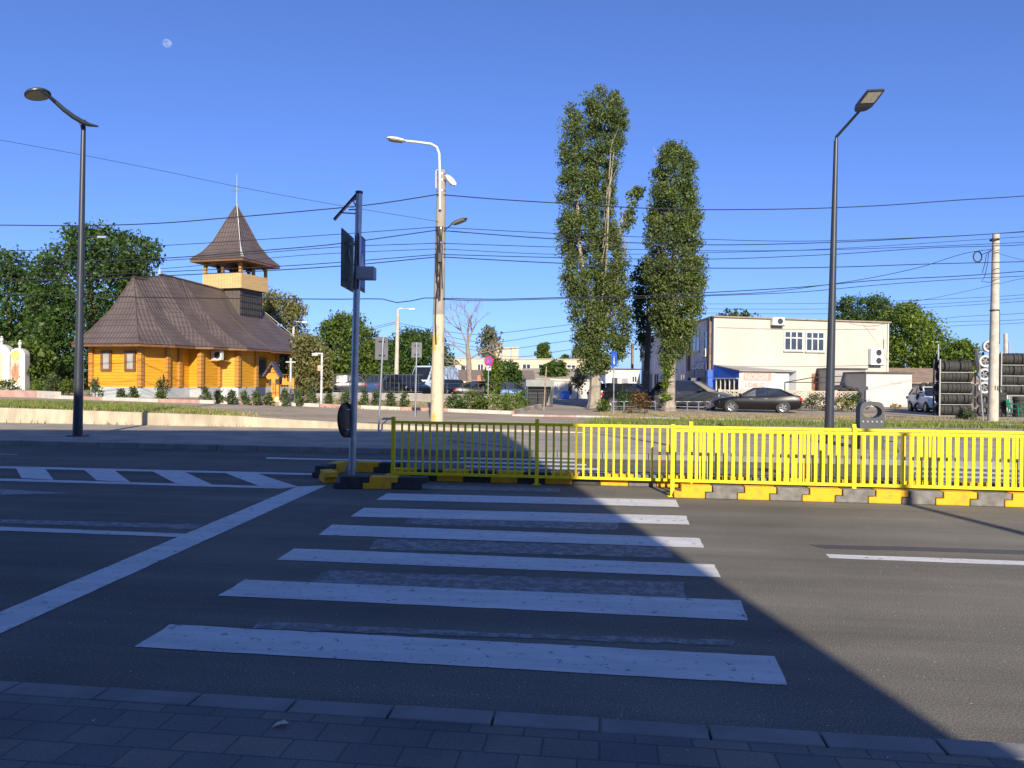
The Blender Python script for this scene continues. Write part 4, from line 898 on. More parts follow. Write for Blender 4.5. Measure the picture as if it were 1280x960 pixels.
desc = ['under the church window', 'low, between two windows of the church', 'under the right church window', 'first of the row right of the plinth corner', 'thin, second of the row beneath the church wall', 'third of the row beneath the church wall', 'fourth of the row beneath the church wall', 'fifth of the row, under the small dark window', 'just left of the roofed cross', 'just right of the roofed cross', 'wide, below the dark porch railing', 'tallest, right of the porch railing', 'small, right of the white camera pole', 'left of the crossing sign post', 'right of the crossing sign post', 'beside the nearer grey sign back', 'right of the nearer grey sign back', 'beside the farther grey sign back']
for (x, y, w, h), d in zip(cons, desc):
    shrub('young bushy conifer ' + d, (x, y), w, h, LCON, 'young conifers along the painted kerb', 16, 'young_conifer', 'shrub', True)
p = shrub('small leafy sapling tied to a stake before the church plinth', (202, 501), 16, 29, LMID, n=18)
b = MB(); b.tube([(.1, -.1, 0), (.12, -.1, 1.25)], .03, 6); b.box(-.05, .35, -.12, -.08, .55, .62); b.build('stake', mat('dark_wood', (.03, .025, .02), .8), p)
for (x, y, w, h, d, mm) in [(12, 492, 30, 16, 'low green bush below the white painted shrines', LMID), (50, 494, 24, 18, 'bright small bush left of the left street lamp', LBRT), (68, 495, 22, 24, 'upright conifer bush left of the left street lamp', LCON), (86, 496, 22, 20, 'rounded bush touching the left street lamp', LMID),
    (570, 514, 24, 20, 'green bush just right of the concrete pole base', LDK), (590, 514, 26, 24, 'large leafy bush below the bare tree', LMID), (600, 514, 22, 22, 'dense bush right of the bare tree', LDK), (625, 515, 28, 25, 'light green bush right of the no-parking sign', LBRT), (642, 514, 26, 24, 'wide light green bush by the drive entrance', LBRT), (654, 511, 14, 22, 'narrow bush beside the bin shelter', LMID),
    (753, 515, 18, 15, 'green bush at the foot of the taller poplar', LMID), (799, 517, 26, 26, 'bush with reddish tips between the poplars', LRED), (783, 513, 22, 22, 'dark bush left of the tarred pole', LDK), (1015, 514, 22, 20, 'blue-green bush by the concrete fence, left one', LGRY), (1032, 514, 18, 18, 'thin weedy bush left of the right street lamp', LGRY), (1052, 515, 20, 18, 'straggly bush right of the right street lamp', LOLV), (1070, 515, 30, 22, 'broad dark green bush at the end of the concrete fence', LDK),
    (1208, 524, 20, 12, 'low weed clump before the left tyre rack', LCON), (968, 500, 18, 10, 'small weedy bush in front of the white banner', LGRY), (1083, 500, 20, 16, 'dry reddish weeds by the white annex wall', LRED), (700, 519, 0, 0, '', None)]:
    if mm: shrub(d, (x, y), w, h, mm, n=22 if w > 20 else 16, size=.06)
shrub('straggly roadside weeds below the white annex', (1120, 511), 14, 6, DRY, n=12, size=.05)
# ================================================================== WOODEN CHURCH
def planks(name, base, dark, axis='z', per=.16, sharp=.9):
    mt, n, b = nodes(name); g_ = n.nodes.new('ShaderNodeNewGeometry'); sx = n.nodes.new('ShaderNodeSeparateXYZ'); n.links.new(g_.outputs['Position'], sx.inputs[0])
    v = posvec(n, (1, 1, 1))
    mm = n.nodes.new('ShaderNodeMath'); mm.operation = 'FRACT'; dv = n.nodes.new('ShaderNodeMath'); dv.operation = 'DIVIDE'; dv.inputs[1].default_value = per
    if axis == 'z': n.links.new(sx.outputs[2], dv.inputs[0])
    else:
        ad = n.nodes.new('ShaderNodeMath'); ad.operation = 'ADD'; n.links.new(sx.outputs[0], ad.inputs[0]); n.links.new(sx.outputs[1], ad.inputs[1]); n.links.new(ad.outputs[0], dv.inputs[0])
    n.links.new(dv.outputs[0], mm.inputs[0]); ln = ramp(n, mm.outputs[0], .04, .13)
    c = ramp(n, noise(n, posvec(n, (.6, .6, 5)), 2, 5), .3, .7, [x * .85 for x in base], [x * 1.1 for x in base]); c = mix(n, ln, dark, c)
    n.links.new(c, b.inputs['Base Color']); b.inputs['Roughness'].default_value = .55
    bp = n.nodes.new('ShaderNodeBump'); bp.inputs['Strength'].default_value = .5; bp.inputs['Distance'].default_value = .02; n.links.new(ln, bp.inputs['Height']); n.links.new(bp.outputs[0], b.inputs['Normal']); return mt
ORW = planks('varnished_orange_logs', (.66, .32, .018), (.42, .18, .012)); LOGE = planks('log_ends', (.46, .22, .045), (.16, .07, .02), per=.22); PALE = planks('pale_boards', (.58, .40, .18), (.42, .26, .10), 'x', .14)
BRN = mat('brown_timber', (.17, .085, .04), .6, 0, .2, 5); PLIN = mat('grey_plinth', (.40, .43, .46), .8, 0, .08, 2)
def tiles():
    mt, n, b = nodes('brown_roof_tiles'); tc = n.nodes.new('ShaderNodeUVMap'); tc.uv_map = 'tile'; sx = n.nodes.new('ShaderNodeSeparateXYZ'); n.links.new(tc.outputs[0], sx.inputs[0])
    def fr(o, per):
        d = n.nodes.new('ShaderNodeMath'); d.operation = 'DIVIDE'; d.inputs[1].default_value = per; n.links.new(o, d.inputs[0]); f = n.nodes.new('ShaderNodeMath'); f.operation = 'FRACT'; n.links.new(d.outputs[0], f.inputs[0]); return f.outputs[0]
    a_ = fr(sx.outputs[0], .22); c_ = fr(sx.outputs[1], .36)
    pw = n.nodes.new('ShaderNodeMath'); pw.operation = 'PINGPONG'; pw.inputs[1].default_value = .5; n.links.new(a_, pw.inputs[0])
    hh = n.nodes.new('ShaderNodeMath'); hh.operation = 'ADD'; n.links.new(pw.outputs[0], hh.inputs[0]); n.links.new(c_, hh.inputs[1])
    col = ramp(n, noise(n, posvec(n), 1.1, 5), .3, .7, (.092, .070, .064), (.135, .106, .096))
    col = mix(n, ramp(n, c_, .02, .16), (.062, .047, .043), col); col = mix(n, ramp(n, pw.outputs[0], .0, .14), (.07, .053, .048), col)
    n.links.new(col, b.inputs['Base Color']); b.inputs['Roughness'].default_value = .5
    bp = n.nodes.new('ShaderNodeBump'); bp.inputs['Strength'].default_value = 1; bp.inputs['Distance'].default_value = .05; bp.invert = True; n.links.new(hh.outputs[0], bp.inputs['Height']); n.links.new(bp.outputs[0], b.inputs['Normal']); return mt
TILE = tiles()
def roofmesh(name, rings, parent, mt_=TILE, close=False, cap=None):
    """rings of plan points from eave to top; every quad gets a tile UV (along the eave, up the slope)"""
    b = MB(); m_ = len(rings[0]); uv = []
    for r in range(len(rings) - 1):
        for i in range(m_ if close else m_ - 1):
            j = (i + 1) % m_; q = [Vector(rings[r][i]), Vector(rings[r][j]), Vector(rings[r + 1][j]), Vector(rings[r + 1][i])]
            if (q[2] - q[3]).length < 1e-4:
                if (q[0] - q[1]).length < 1e-4: continue
                q = q[:3]
            b.add(q, [tuple(range(len(q)))]); e = (q[1] - q[0]); e = e.normalized() if e.length > 1e-5 else Vector((1, 0, 0)); nn_ = e.cross(q[2] - q[0]).normalized(); up = nn_.cross(e).normalized()
            if up.z < 0: up = -up
            for v in q: uv.append((v.dot(e), v.z / max(.3, abs(up.z))))
    o = b.build(name, mt_, parent); l = o.data.uv_layers.new(name='tile')
    for k, u_ in enumerate(uv): l.data[k].uv = u_
    return o
def church():
    O = Vector((-21.0, 40.3, 0)); A = Vector((.29, .957, 0)).normalized(); Lt = Vector((A.y, -A.x, 0)); zb = .48
    t = thing('wooden_church', 'small orange log church with steep brown tiled roof and open bell tower', 'church', (O.x, O.y, 0))
    def W_(a, l, z): return A * a + Lt * l + Vector((0, 0, z))
    half = [(0, 1.6), (1.3, 2.15), (3.0, 2.15), (3.0, 2.9), (4.6, 2.9), (5.2, 3.7), (6.9, 3.7), (7.5, 2.9), (10.2, 2.9)]
    pl = half + [(a, -l) for a, l in reversed(half)]
    def ringwall(name, z0, z1, mt_, off=0):
        b = MB(); P = []
        for a, l in pl: P.append(W_(a - (off if a < 1 else 0), l + math.copysign(off, l), z0))
        n_ = len(P); V = P + [q + Vector((0, 0, z1 - z0)) for q in P]; b.add(V, [(i, (i + 1) % n_, n_ + (i + 1) % n_, n_ + i) for i in range(n_)] + [tuple(range(n_, 2 * n_))]); return b.build(name, mt_, t)
    ringwall('plinth', zb - .5, zb + .68, PLIN, .05); ringwall('wall', zb + .68, 3.75, ORW); ringwall('soffit', 3.36, 3.5, BRN, .35)
    for a, l in [(0, 1.6), (1.3, 2.15), (3.0, 2.9), (4.6, 2.9), (5.2, 3.7), (6.9, 3.7), (7.5, 2.9), (10.2, 2.9), (2.2, 2.15)]:
        for s in (1, -1):
            b = MB(); c_ = W_(a, l * s, (zb + .70 + 3.4) / 2); b.obox(c_, A * .13, Lt * .13, Vector((0, 0, (3.4 - zb - .70) / 2))); b.build('corner_post', LOGE, t, bevel=.02)
    def win(a, l, dirv, nrm, w, h, zc, glass=GLASS, fr=BRN):
        c_ = W_(a, l, zc) + nrm * .03; b = MB()
        for s in (1, -1): b.obox(c_ + dirv * s * (w / 2 + .05), dirv * .07, nrm * .05, Vector((0, 0, h / 2 + .12))); 
        for s in (1, -1): b.obox(c_ + Vector((0, 0, s * (h / 2 + .06))), dirv * (w / 2 - .02), nrm * .045, Vector((0, 0, .06)))
        f = b.build('window', fr, t); g = MB(); g.obox(c_, dirv * w / 2, nrm * .015, Vector((0, 0, h / 2))); g.build('pane', glass, f)
    curt = mat('curtained_glass', (.36, .34, .32), .25, 0, .1, 3)
    win(0, -.62, Lt, -A, .46, .85, 2.55, curt); win(0, .95, Lt, -A, .46, .85, 2.55, curt)
    win(8.5, 2.9, A, Lt, .85, 1.05, 2.35)
    # air conditioner under the eave
    b = MB(); c_ = W_(3.9, 3.3, 2.98); b.obox(c_, A * .12, Lt * .34, Vector((0, 0, .27))); q = b.build('air_conditioner', WHITE, t, bevel=.02); f = MB(); f.lathe([(.13, 0), (.13, .2)], c_ + Lt * .08, -A, 20); f.build('fan_grille', DARK, q)
    b = MB(); b.obox(W_(4.3, 3.2, 2.68), A * .5, Lt * .3, Vector((0, 0, .02))); b.build('shelf', PALE, t)
    # roof
    ev = [(-.75, 2.2), (.9, 3.0), (2.4, 3.05), (3.0, 3.75), (4.2, 3.8), (4.9, 4.55), (7.3, 4.55), (8.0, 3.8), (11.0, 3.8), (14.6, 3.6), (15.8, 3.0)]
    ev = ev + [(a, -l) for a, l in reversed(ev)]; ze = 3.42
    def top(a, l):
        if abs(l) <= 3.1 and a < 2.5: return (1.15 if a < 2.0 else 1.9, 0, 7.1 if a < 2 else 7.12)
        return (min(max(a, 3.2), 11.2), 0, 7.55 - .05 * max(0, min(a, 11.2) - 3.2))
    R0_, R1, R2, R3 = [], [], [], []
    for a, l in ev:
        ta, tl, tz = top(a, l); R0_.append(W_(a, l, ze)); f1, f2 = .30, .62
        R1.append(W_(a + (ta - a) * f1, l + (tl - l) * f1, ze + .75)); R2.append(W_(a + (ta - a) * f2, l + (tl - l) * f2, ze + (tz - ze) * .50)); R3.append(W_(ta, tl, tz))
    rf = roofmesh('roof', [R0_, R1, R2, R3], t, close=True)
    b = MB(); b.add([q + Vector((0, 0, -.03)) for q in R0_] + [q + Vector((0, 0, -.14)) for q in R0_], [(i, (i + 1) % len(R0_), len(R0_) + (i + 1) % len(R0_), len(R0_) + i) for i in range(len(R0_))]); b.build('fascia', BRN, rf)
    b = MB(); b.add([q + Vector((0, 0, -.05)) for q in R0_], [tuple(range(len(R0_)))]); b.build('soffit_boards', BRN, rf)
    b = MB(); b.tube([W_(3.1, 0, 7.58), W_(11.2, 0, 7.18)], .07, 6); b.tube([W_(1.1, 0, 7.12), W_(2.3, 0, 7.12)], .07, 6)
    for i_ in (0, 1, len(ev) - 1, len(ev) - 2, 4, 5, 6, 9, 10): b.tube([R0_[i_], R1[i_], R2[i_], R3[i_]], .05, 5)
    b.build('ridge_cap', mat('ridge_tile', (.085, .066, .06), .5), rf)
    b = MB(); b.tube([R0_[10], R1[10] + Vector((0, 0, .05)), W_(11, .2, 7.0)], .02, 5); b.build('cable', WHITE, rf)
    b = MB(); b.lathe([(0, .08), (.12, .1), (.2, .03), (.3, .05), (.36, 0)], W_(3.1, 0, 7.58), (0, 0, 1), 12); b.build('finial', WHITE, rf)
    # porch
    for a, l in ((12.2, 2.6), (14.2, 2.4), (14.2, 1.0), (14.2, -1.0), (14.2, -2.4), (12.2, -2.6)):
        b = MB(); b.obox(W_(a, l, 2.35), A * .1, Lt * .1, Vector((0, 0, 1.1))); b.build('porch_post', BRN, t, bevel=.02)
    b = MB(); b.obox(W_(12.3, 0, .85), A * 2.2, Lt * 2.9, Vector((0, 0, .30))); b.build('porch_floor', PLIN, t)
    b = MB(); b.obox(W_(10.25, 0, 2.3), A * .03, Lt * .7, Vector((0, 0, 1.0))); b.build('door', BRN, t)
    rl = MB()
    for k in range(12): q = W_(10.5 + .3 * k, 2.85, 1.55); rl.obox(q, A * .02, Lt * .02, Vector((0, 0, .4)))
    rl.obox(W_(12.2, 2.85, 1.97), A * 1.9, Lt * .05, Vector((0, 0, .04))); rl.build('porch_railing', LOGE, t)
    # bell tower
    ct = (9.9, 0); tw = 1.18
    b = MB(); b.obox(W_(ct[0], 0, 6.55), A * tw, Lt * tw, Vector((0, 0, .95))); tb_ = b.build('tower_base', planks('tower_slats', (.11, .085, .075), (.04, .03, .028), 'x', .2), t)
    g = MB()
    for k in range(-5, 6): g.obox(W_(ct[0] + k * .2, tw + .03, 6.4), A * .02, Lt * .02, Vector((0, 0, .8)))
    for k in range(4): g.obox(W_(ct[0], tw + .035, 5.8 + .4 * k), A * tw, Lt * .015, Vector((0, 0, .02)))
    g.build('tower_grille', DARK, tb_)
    bw = 1.42
    for dv, nv in ((A, Lt), (A, -Lt), (Lt, A), (Lt, -A)):
        b = MB(); b.obox(W_(ct[0], 0, 7.88) + nv * bw, dv * (bw + .0), nv * .04, Vector((0, 0, .48))); b.build('belfry_parapet', PALE, t)
        for k in (-1, 0):
            if True:
                b = MB(); b.prism([(-.62, 0), (-.62, .45), (.62, .45), (.62, 0), (.5, .0), (.38, .22), (0, .33), (-.38, .22), (-.5, 0)], W_(ct[0], 0, 8.80) + nv * (bw - .12) + dv * (.66 if k else -.66) , dv, (0, 0, 1), nv * .08); b.build('arch_bracket', BRN, t)
    for i_ in (-1, 0, 1):
        for j_ in (-1, 0, 1):
            if i_ == 0 and j_ == 0: continue
            b = MB(); b.obox(W_(ct[0] + i_ * (bw - .1), j_ * (bw - .1), 8.72), A * .09, Lt * .09, Vector((0, 0, .55))); b.build('belfry_post', LOGE if i_ * j_ else BRN, t, bevel=.02)
    b = MB(); b.obox(W_(ct[0], 0, 7.45), A * (bw - .05), Lt * (bw - .05), Vector((0, 0, .05))); b.build('belfry_floor', BRN, t)
    b = MB(); b.lathe([(0, .34), (.08, .3), (.3, .2), (.5, .16), (.58, .05)], W_(ct[0], 0, 8.5), (0, 0, 1), 16); b.build('bell', mat('bronze', (.25, .17, .08), .4, .8), t, True)
    def sq(r, z): return [W_(ct[0] + r * sa, r * sb, z) for sa, sb in ((-1, 1), (1, 1), (1, -1), (-1, -1))]
    tr = roofmesh('tower_roof', [sq(2.0, 9.2), sq(1.45, 9.75), sq(1.0, 10.5), sq(.5, 11.8), sq(.02, 13.0)], t, close=True)
    b = MB(); b.add([q for q in sq(1.98, 9.17)] + sq(1.98, 9.05), [(0, 1, 2, 3), (4, 5, 6, 7), (0, 1, 5, 4), (1, 2, 6, 5), (2, 3, 7, 6), (3, 0, 4, 7)]); b.build('fascia', BRN, tr)
    b = MB(); R = [sq(r, z) for r, z in ((2.0, 9.22), (1.45, 9.78), (1.0, 10.53), (.5, 11.83), (.02, 13.0))]
    for k in range(4): b.tube([r[k] for r in R], .04, 5)
    b.build('hip_cap', mat('ridge_tile', (.085, .066, .06), .5), tr)
    b = MB(); b.tube([W_(ct[0] - 1.9, 1.8, 9.3), W_(ct[0] - .5, .5, 11.9), W_(ct[0], 0, 13.1)], .02, 5); b.tube([R[q][0] + Vector((.03, -.05, .03)) for q in range(5)], .022, 5); b.build('cable', WHITE, tr)
    b = MB(); tpp = W_(ct[0], 0, 13.0); b.tube([tpp, tpp + Vector((0, 0, 2.1))], [.02, .009], 8); b.tube([tpp + Vector((-.32, 0, .95)), tpp + Vector((.32, 0, .95))], .03, 6); b.tube([tpp + Vector((-.16, 0, 1.22)), tpp + Vector((.16, 0, 1.22))], .022, 6); b.build('cross', STEEL, tr)
church()
# dark railing and base beside the porch
p0 = gr(374, 501); p1 = at(425, 488, 50); t = thing('metal_railing', 'dark metal railing on a grey base right of the church porch', 'railing', (p0.x, p0.y + 8, T(p0.x)))
b = MB(); n_ = 22
for k in range(n_): b.box(.26 * k - .012, .26 * k + .012, -.012, .012, .35, 1.5)
b.build('bars', DARK, t); b = MB(); b.box(-.05, .26 * n_, -.02, .02, 1.5, 1.54); b.box(-.05, .26 * n_, -.02, .02, .42, .46); b.build('rail', DARK, t); b = MB(); b.box(-.1, .26 * n_, -.12, .12, -.05, .33); b.build('base', PLIN, t)
# roofed wayside cross
p = gr(348, 505); Y = p.y; t = thing('wayside_cross', 'orange wooden cross under a small steep two-sided roof, before the porch', 'cross', p); L_ = lambda px, py, d=0: at(px, py, Y + d) - p
OR2 = mat('orange_wood', (.75, .27, .03), .5, 0, .12, 6); s_ = Y / F
def flat(pts, d0, d1, mt_, nm, par): 
    q = [L_(*k) for k in pts]; b = MB(); n_ = len(q); b.add([v + Vector((0, d0, 0)) for v in q] + [v + Vector((0, d1, 0)) for v in q], [tuple(range(n_)), tuple(range(2 * n_ - 1, n_ - 1, -1))] + [(i, n_ + i, n_ + (i + 1) % n_, (i + 1) % n_) for i in range(n_)]); return b.build(nm, mt_, par)
flat([(339, 502), (340, 474), (335, 474), (333, 471), (334, 467), (339, 466), (339.5, 460), (342, 456.5), (344.5, 460), (345, 466), (349, 467), (350, 471), (348, 474), (344.5, 474), (344.5, 502)], -.06, .06, OR2, 'cross', t)
flat([(341.5, 493), (341.3, 478), (343.2, 478), (343.4, 493)], -.075, -.062, mat('painted_figure', (.55, .16, .05), .6, 0, .4, 8), 'painting', t)
for pts in ([(342, 452), (330.5, 470), (331.5, 471), (342.5, 455)], [(342, 452), (353, 471), (352, 472), (342, 455)]): flat(pts, -.35, .25, mat('roof_sheet_dark', (.06, .06, .08), .5), 'roof', t)
flat([(345.8, 500), (346, 481), (349.2, 481), (349.2, 500)], -.1, .1, OR2, 'post', t); flat([(345, 501), (346, 496), (351, 496), (352, 505), (337, 505), (338, 500)], -.25, .2, mat('pale_stone', (.60, .50, .32), .85), 'base', t)
for q in ((336, 340), (345, 349)): flat([(q[0], 482), (q[0], 475), (q[1], 474), (q[1], 482)], .02, .08, DARK, 'lantern_box', t)
# white cross post by the porch
p = onY(363, 42); Y = p.y; t = thing('garden_cross', 'slim pale metal cross standing by the church porch', 'cross', p); L_ = lambda px, py, d=0: at(px, py, Y + d) - p
b = MB(); b.obox((L_(363.5, 449) + L_(363.5, 485)) / 2, (.05, 0, 0), (0, .04, 0), (0, 0, .85)); b.obox(L_(363.5, 452.5), (.27, 0, 0), (0, .035, 0), (0, 0, .035)); b.build('cross', mat('pale_metal', (.42, .44, .46), .5), t); b = MB(); b.tube([(0, 0, -.1), L_(363.5, 480)], .05, 8); b.build('post', STEEL, t)
p = onY(358, 40.5); Y = p.y; t = thing('garden_bench', 'small carved orange garden seat beside the roofed cross', 'bench', p); L_ = lambda px, py, d=0: at(px, py, Y + d) - p
flat([(353, 481), (354, 471), (356, 474), (359, 472), (359.5, 477), (366, 477), (366, 473), (368, 473), (368, 486), (366, 486), (366, 481)], -.1, .1, OR2, 'frame', t); b = MB(); b.box(-.25, .35, -.2, .2, .0, .35); b.build('base', DARK, t)
# white arched shrines
def shrine(label, x0, x1, ytop, ybot, knob, tints):
    Y = gr(20, 491).y + 3; p = onY((x0 + x1) / 2, Y); t = thing('painted_shrine', label, 'shrine', p); s_ = Y / F; w = (x1 - x0) / 2 * s_; h = at((x0 + x1) / 2, ytop, Y).z - p.z; zz = h - w
    arc = [(w, -.2), (w, zz)] + [(w * math.cos(a), zz + w * math.sin(a)) for a in [math.pi * k / 16 for k in range(1, 16)]] + [(-w, zz), (-w, -.2)]
    b = MB(); b.prism(arc, (0, 0, 0), (1, 0, 0), (0, 0, 1), (0, .5, 0)); b.build('arch', mat('white_render', (.62, .60, .56), .7, 0, .04, 2), t)
    b = MB(); b.lathe([(0, .06), (.08, .09), (.16, .05), (.24, .12), (.34, .12), (.40, .04), (.46, .10), (.54, .0)], (0, .25, h), (0, 0, 1), 14); b.build('finial', MATS['white_render'], t, True)
    mt, n, bb = nodes('shrine_painting'); v = posvec(n, (1, 1, .55)); c = ramp(n, noise(n, v, 1.6, 3), .35, .65, tints[0], tints[1]); c = mix(n, ramp(n, noise(n, v, 2.6, 2), .52, .6), c, tints[2]); n.links.new(c, bb.inputs['Base Color'])
    w2 = w * .55; z2 = zz * .97; a2 = [(w2, .5), (w2, z2)] + [(w2 * math.cos(a), z2 + w2 * math.sin(a)) for a in [math.pi * k / 12 for k in range(1, 12)]] + [(-w2, z2), (-w2, .5)]
    b = MB(); b.prism(a2, (-w * .25, -.012, 0), (1, 0, 0), (0, 0, 1), (0, .01, 0)); b.build('painting', mt, t)
    b = MB(); b.lathe([(0, 0), (0, .28)], (-w * .25, -.014, zz * 1.02), (0, -1, 0), 24); b.build('halo', mat('gold_leaf', (.62, .45, .14), .5), t)
    b = MB(); b.prism([(-.18, 0), (.18, 0), (.24, .4), (.18, .75), (.06, .85), (.06, 1.0), (-.06, 1.0), (-.06, .85), (-.18, .75), (-.24, .4)], (-w * .25, -.018, zz * .35), (1, 0, 0), (0, 0, 1), (0, .005, 0)); b.build('figure', mat('robe_' + knob, tints[2], .7, 0, .3, 6), t)
shrine('larger white arched shrine with a red painted figure, cut by the left edge', -16, 13, 430, 489, 'red', ((.70, .55, .35), (.75, .45, .25), (.55, .12, .10)))
shrine('smaller white arched shrine with a brownish painted figure', 12, 31, 435, 490, 'brown', ((.62, .55, .42), (.60, .42, .30), (.40, .20, .12)))
# ================================================================== CREAM BUILDING
def facade(name, mt_, P0, P1, z0, z1, parent, th=.25, inward=1):
    d = (P1 - P0); L = d.length; e = d / L; nv = Vector((-e.y, e.x, 0)) * inward; b = MB(); c_ = (P0 + P1) / 2 + nv * th / 2; b.obox(Vector((c_.x, c_.y, (z0 + z1) / 2)), e * (L / 2), nv * (th / 2), Vector((0, 0, (z1 - z0) / 2))); return b.build(name, mt_, parent)
CRM = mat('cream_render', (.47, .45, .395), .85, 0, .07, .7, .1, stretch=(1, 1, .3)); CRS = mat('shabby_render', (.64, .60, .57), .85, 0, .12, .9)
SCRIM = mat('window_frame_white', (.55, .55, .54), .5)
def wall_window(parent, P0, e, s, w, zc, h, cols, rows_at=None, nrm=None, frame=SCRIM, glass=GLASS, nm='window'):
    nrm = nrm or Vector((e.y, -e.x, 0)); c_ = P0 + e * s; c_ = Vector((c_.x, c_.y, zc)) + nrm * .02; b = MB(); f = .05
    for k in range(cols + 1): b.obox(c_ + e * (-w / 2 + w * k / cols), e * f, nrm * .05, Vector((0, 0, h / 2 + f)))
    for z_ in [-h / 2, h / 2] + ([h * rows_at] if rows_at is not None else []): b.obox(c_ + Vector((0, 0, z_)), e * (w / 2), nrm * .044, Vector((0, 0, f)))
    o = b.build(nm, frame, parent); g = MB(); g.obox(c_, e * (w / 2), nrm * .012, Vector((0, 0, h / 2))); g.build('pane', glass, o)
    q = MB(); q.obox(c_ + Vector((0, 0, -h / 2 - .10)) + nrm * .04, e * (w / 2 + .1), nrm * .09, Vector((0, 0, .03))); q.build('sill', mat('metal_sill', (.45, .45, .45), .5), o); return o
def acunit(parent, c_, e, nrm, w=.42, h=.30, fans=1, nm='air_conditioner'):
    b = MB(); b.obox(c_ + nrm * .2, e * w, nrm * .16, Vector((0, 0, h * fans))); o = b.build(nm, mat('ac_white', (.72, .72, .70), .5), parent, bevel=.02)
    for k in range(fans):
        r = MB(); r.lathe([(.365, 0), (.365, h * .78)], c_ + e * (w * .25) + Vector((0, 0, (k - (fans - 1) / 2) * h * 2)), nrm, 20); r.build('fan_grille', DARK, o)
    r = MB(); r.obox(c_ + nrm * .2 + Vector((0, 0, -h * fans - .04)), e * w, nrm * .18, Vector((0, 0, .03))); r.build('bracket', DARK, o); return o
def cream():
    A0 = at(892, 440, 57.7); A0.z = 0; B0 = at(1111, 440, 60.5); B0.z = 0; C0 = at(802, 440, 90); C0.z = 0; zt = at(892, 395.5, 57.7).z; zr = at(1111, 403, 60.5).z
    t = thing('workshop_building', 'two-storey cream flat-roofed building with shaded grey side wall and one window pair', 'building', (A0.x, A0.y, 0)); o_ = A0.copy(); A_ = Vector((0, 0, 0)); B_ = B0 - o_; C_ = C0 - o_
    e = B_.normalized(); n_ = Vector((e.y, -e.x, 0)); zt2 = zt; 
    V = [A_, B_, B_ - n_ * 18, C_]; b = MB(); tops = [zt, zr, zr, zt]
    b.add([Vector((v.x, v.y, -.2)) for v in (A_, B_)] + [Vector((B_.x, B_.y, zr)), Vector((A_.x, A_.y, zt))], [(0, 1, 2, 3)]); b.build('front_wall', CRM, t)
    b = MB(); b.add([(C_.x, C_.y, -.2), (A_.x, A_.y, -.2), (A_.x, A_.y, zt), (C_.x, C_.y, zt)], [(0, 1, 2, 3)]); b.build('side_wall', CRS, t)
    D_ = Vector((B_.x, C_.y, 0)); b = MB(); b.add([(B_.x, B_.y, -.2), (D_.x, D_.y, -.2), (D_.x, D_.y, zr), (B_.x, B_.y, zr), (C_.x, C_.y, -.2), (C_.x, C_.y, zt)], [(0, 1, 2, 3), (1, 4, 5, 2)]); b.build('rear_wall', CRS, t)
    b = MB(); b.add([(A_.x, A_.y + .0, zt - .06), (B_.x, B_.y, zr - .06), (D_.x, D_.y, zr - .06), (C_.x, C_.y, zt - .06)], [(0, 1, 2, 3)]); b.build('roof', mat('tar_roof', (.08, .08, .08), .9), t)
    b = MB(); tri = Vector((0, 0, .05)); top0 = A_ + Vector((0, 0, zt)); top1 = B_ + Vector((0, 0, zr)); d = (top1 - top0); b.obox((top0 + top1) / 2 + n_ * .06, d / 2 + e * .1, n_ * .10, tri); b.build('roof_edge', mat('roof_flashing', (.28, .22, .17), .7, 0, .2, 3), t)
    b = MB(); c2 = Vector((C_.x, C_.y, zt)); d = (top0 - c2); sd_ = Vector((-1, 0, 0)); b.obox((c2 + top0) / 2 + sd_ * .05, d / 2, sd_ * .09, tri); b.build('roof_edge', MATS['roof_flashing'], t)
    rf = mat('brown_pilaster', (.20, .14, .11), .8, 0, .2, 3); f = (A_ - C_).normalized(); sn = Vector((-f.y, f.x, 0)); sn = sn if sn.x < 0 else -sn; LS = (A_ - C_).length
    for s in (.02, .97): 
        pass
    for dpx in (888.5, 862, 791.5):
        # distance along the side wall for that column
        r_ = ray(dpx, 440); k = (C0 - A0); den = r_.x * k.y - r_.y * k.x; s = (A0.x * r_.y - A0.y * r_.x) / den; q = k * s; b = MB(); b.obox(Vector((q.x, q.y, zt / 2 - .05)) + sn * .1, f * .35, sn * .12, Vector((0, 0, zt / 2 - .03))); b.build('pilaster', rf, t)
    def side(dpx):
        r_ = ray(dpx, 440); k = (C0 - A0); den = r_.x * k.y - r_.y * k.x; return (A0.x * r_.y - A0.y * r_.x) / den
    for d0, d1, y0, y1, rows in ((866, 874.5, 414, 439, .2), (881, 889.5, 413, 437, .2), (842, 850, 419, 441, .2), (801, 808, 432, 450, None), (819, 824, 467, 482, None), (851, 857, 468, 492, .2), (812, 816, 467, 493, None)):
        s0, s1 = side(d0), side(d1); q = C_ * ((s0 + s1) / 2); Yq = A0.y + q.y; w = abs(s0 - s1) * LS; za = at(d0, y0, Yq).z; zb_ = at(d0, y1, Yq).z; wall_window(t, q, f, 0, w, (za + zb_) / 2, za - zb_, 2, rows, nrm=sn)
    s0 = side(885.5); q = C_ * s0; acunit(t, Vector((q.x, q.y, at(885, 441, A0.y + q.y).z)), f, sn, .45, .32)
    s0 = side(776); 
    # front: windows, air conditioners, cracks
    def fs(px): 
        r_ = ray(px, 440); k = (B0 - A0); den = r_.x * k.y - r_.y * k.x; return (A0.x * r_.y - A0.y * r_.x) / den
    for x0, x1, y0, y1 in ((979.5, 1003.5, 413.5, 438.5), (1006.5, 1030, 414.5, 439.5)):
        s = (fs(x0) + fs(x1)) / 2; q = B_ * s; Yq = A0.y + q.y; za, zb_ = at(x0, y0, Yq).z, at(x0, y1, Yq).z; o = wall_window(t, q, e, 0, abs(fs(x1) - fs(x0)) * B_.length - .1, (za + zb_) / 2, za - zb_ - .1, 3, .16, nrm=n_)
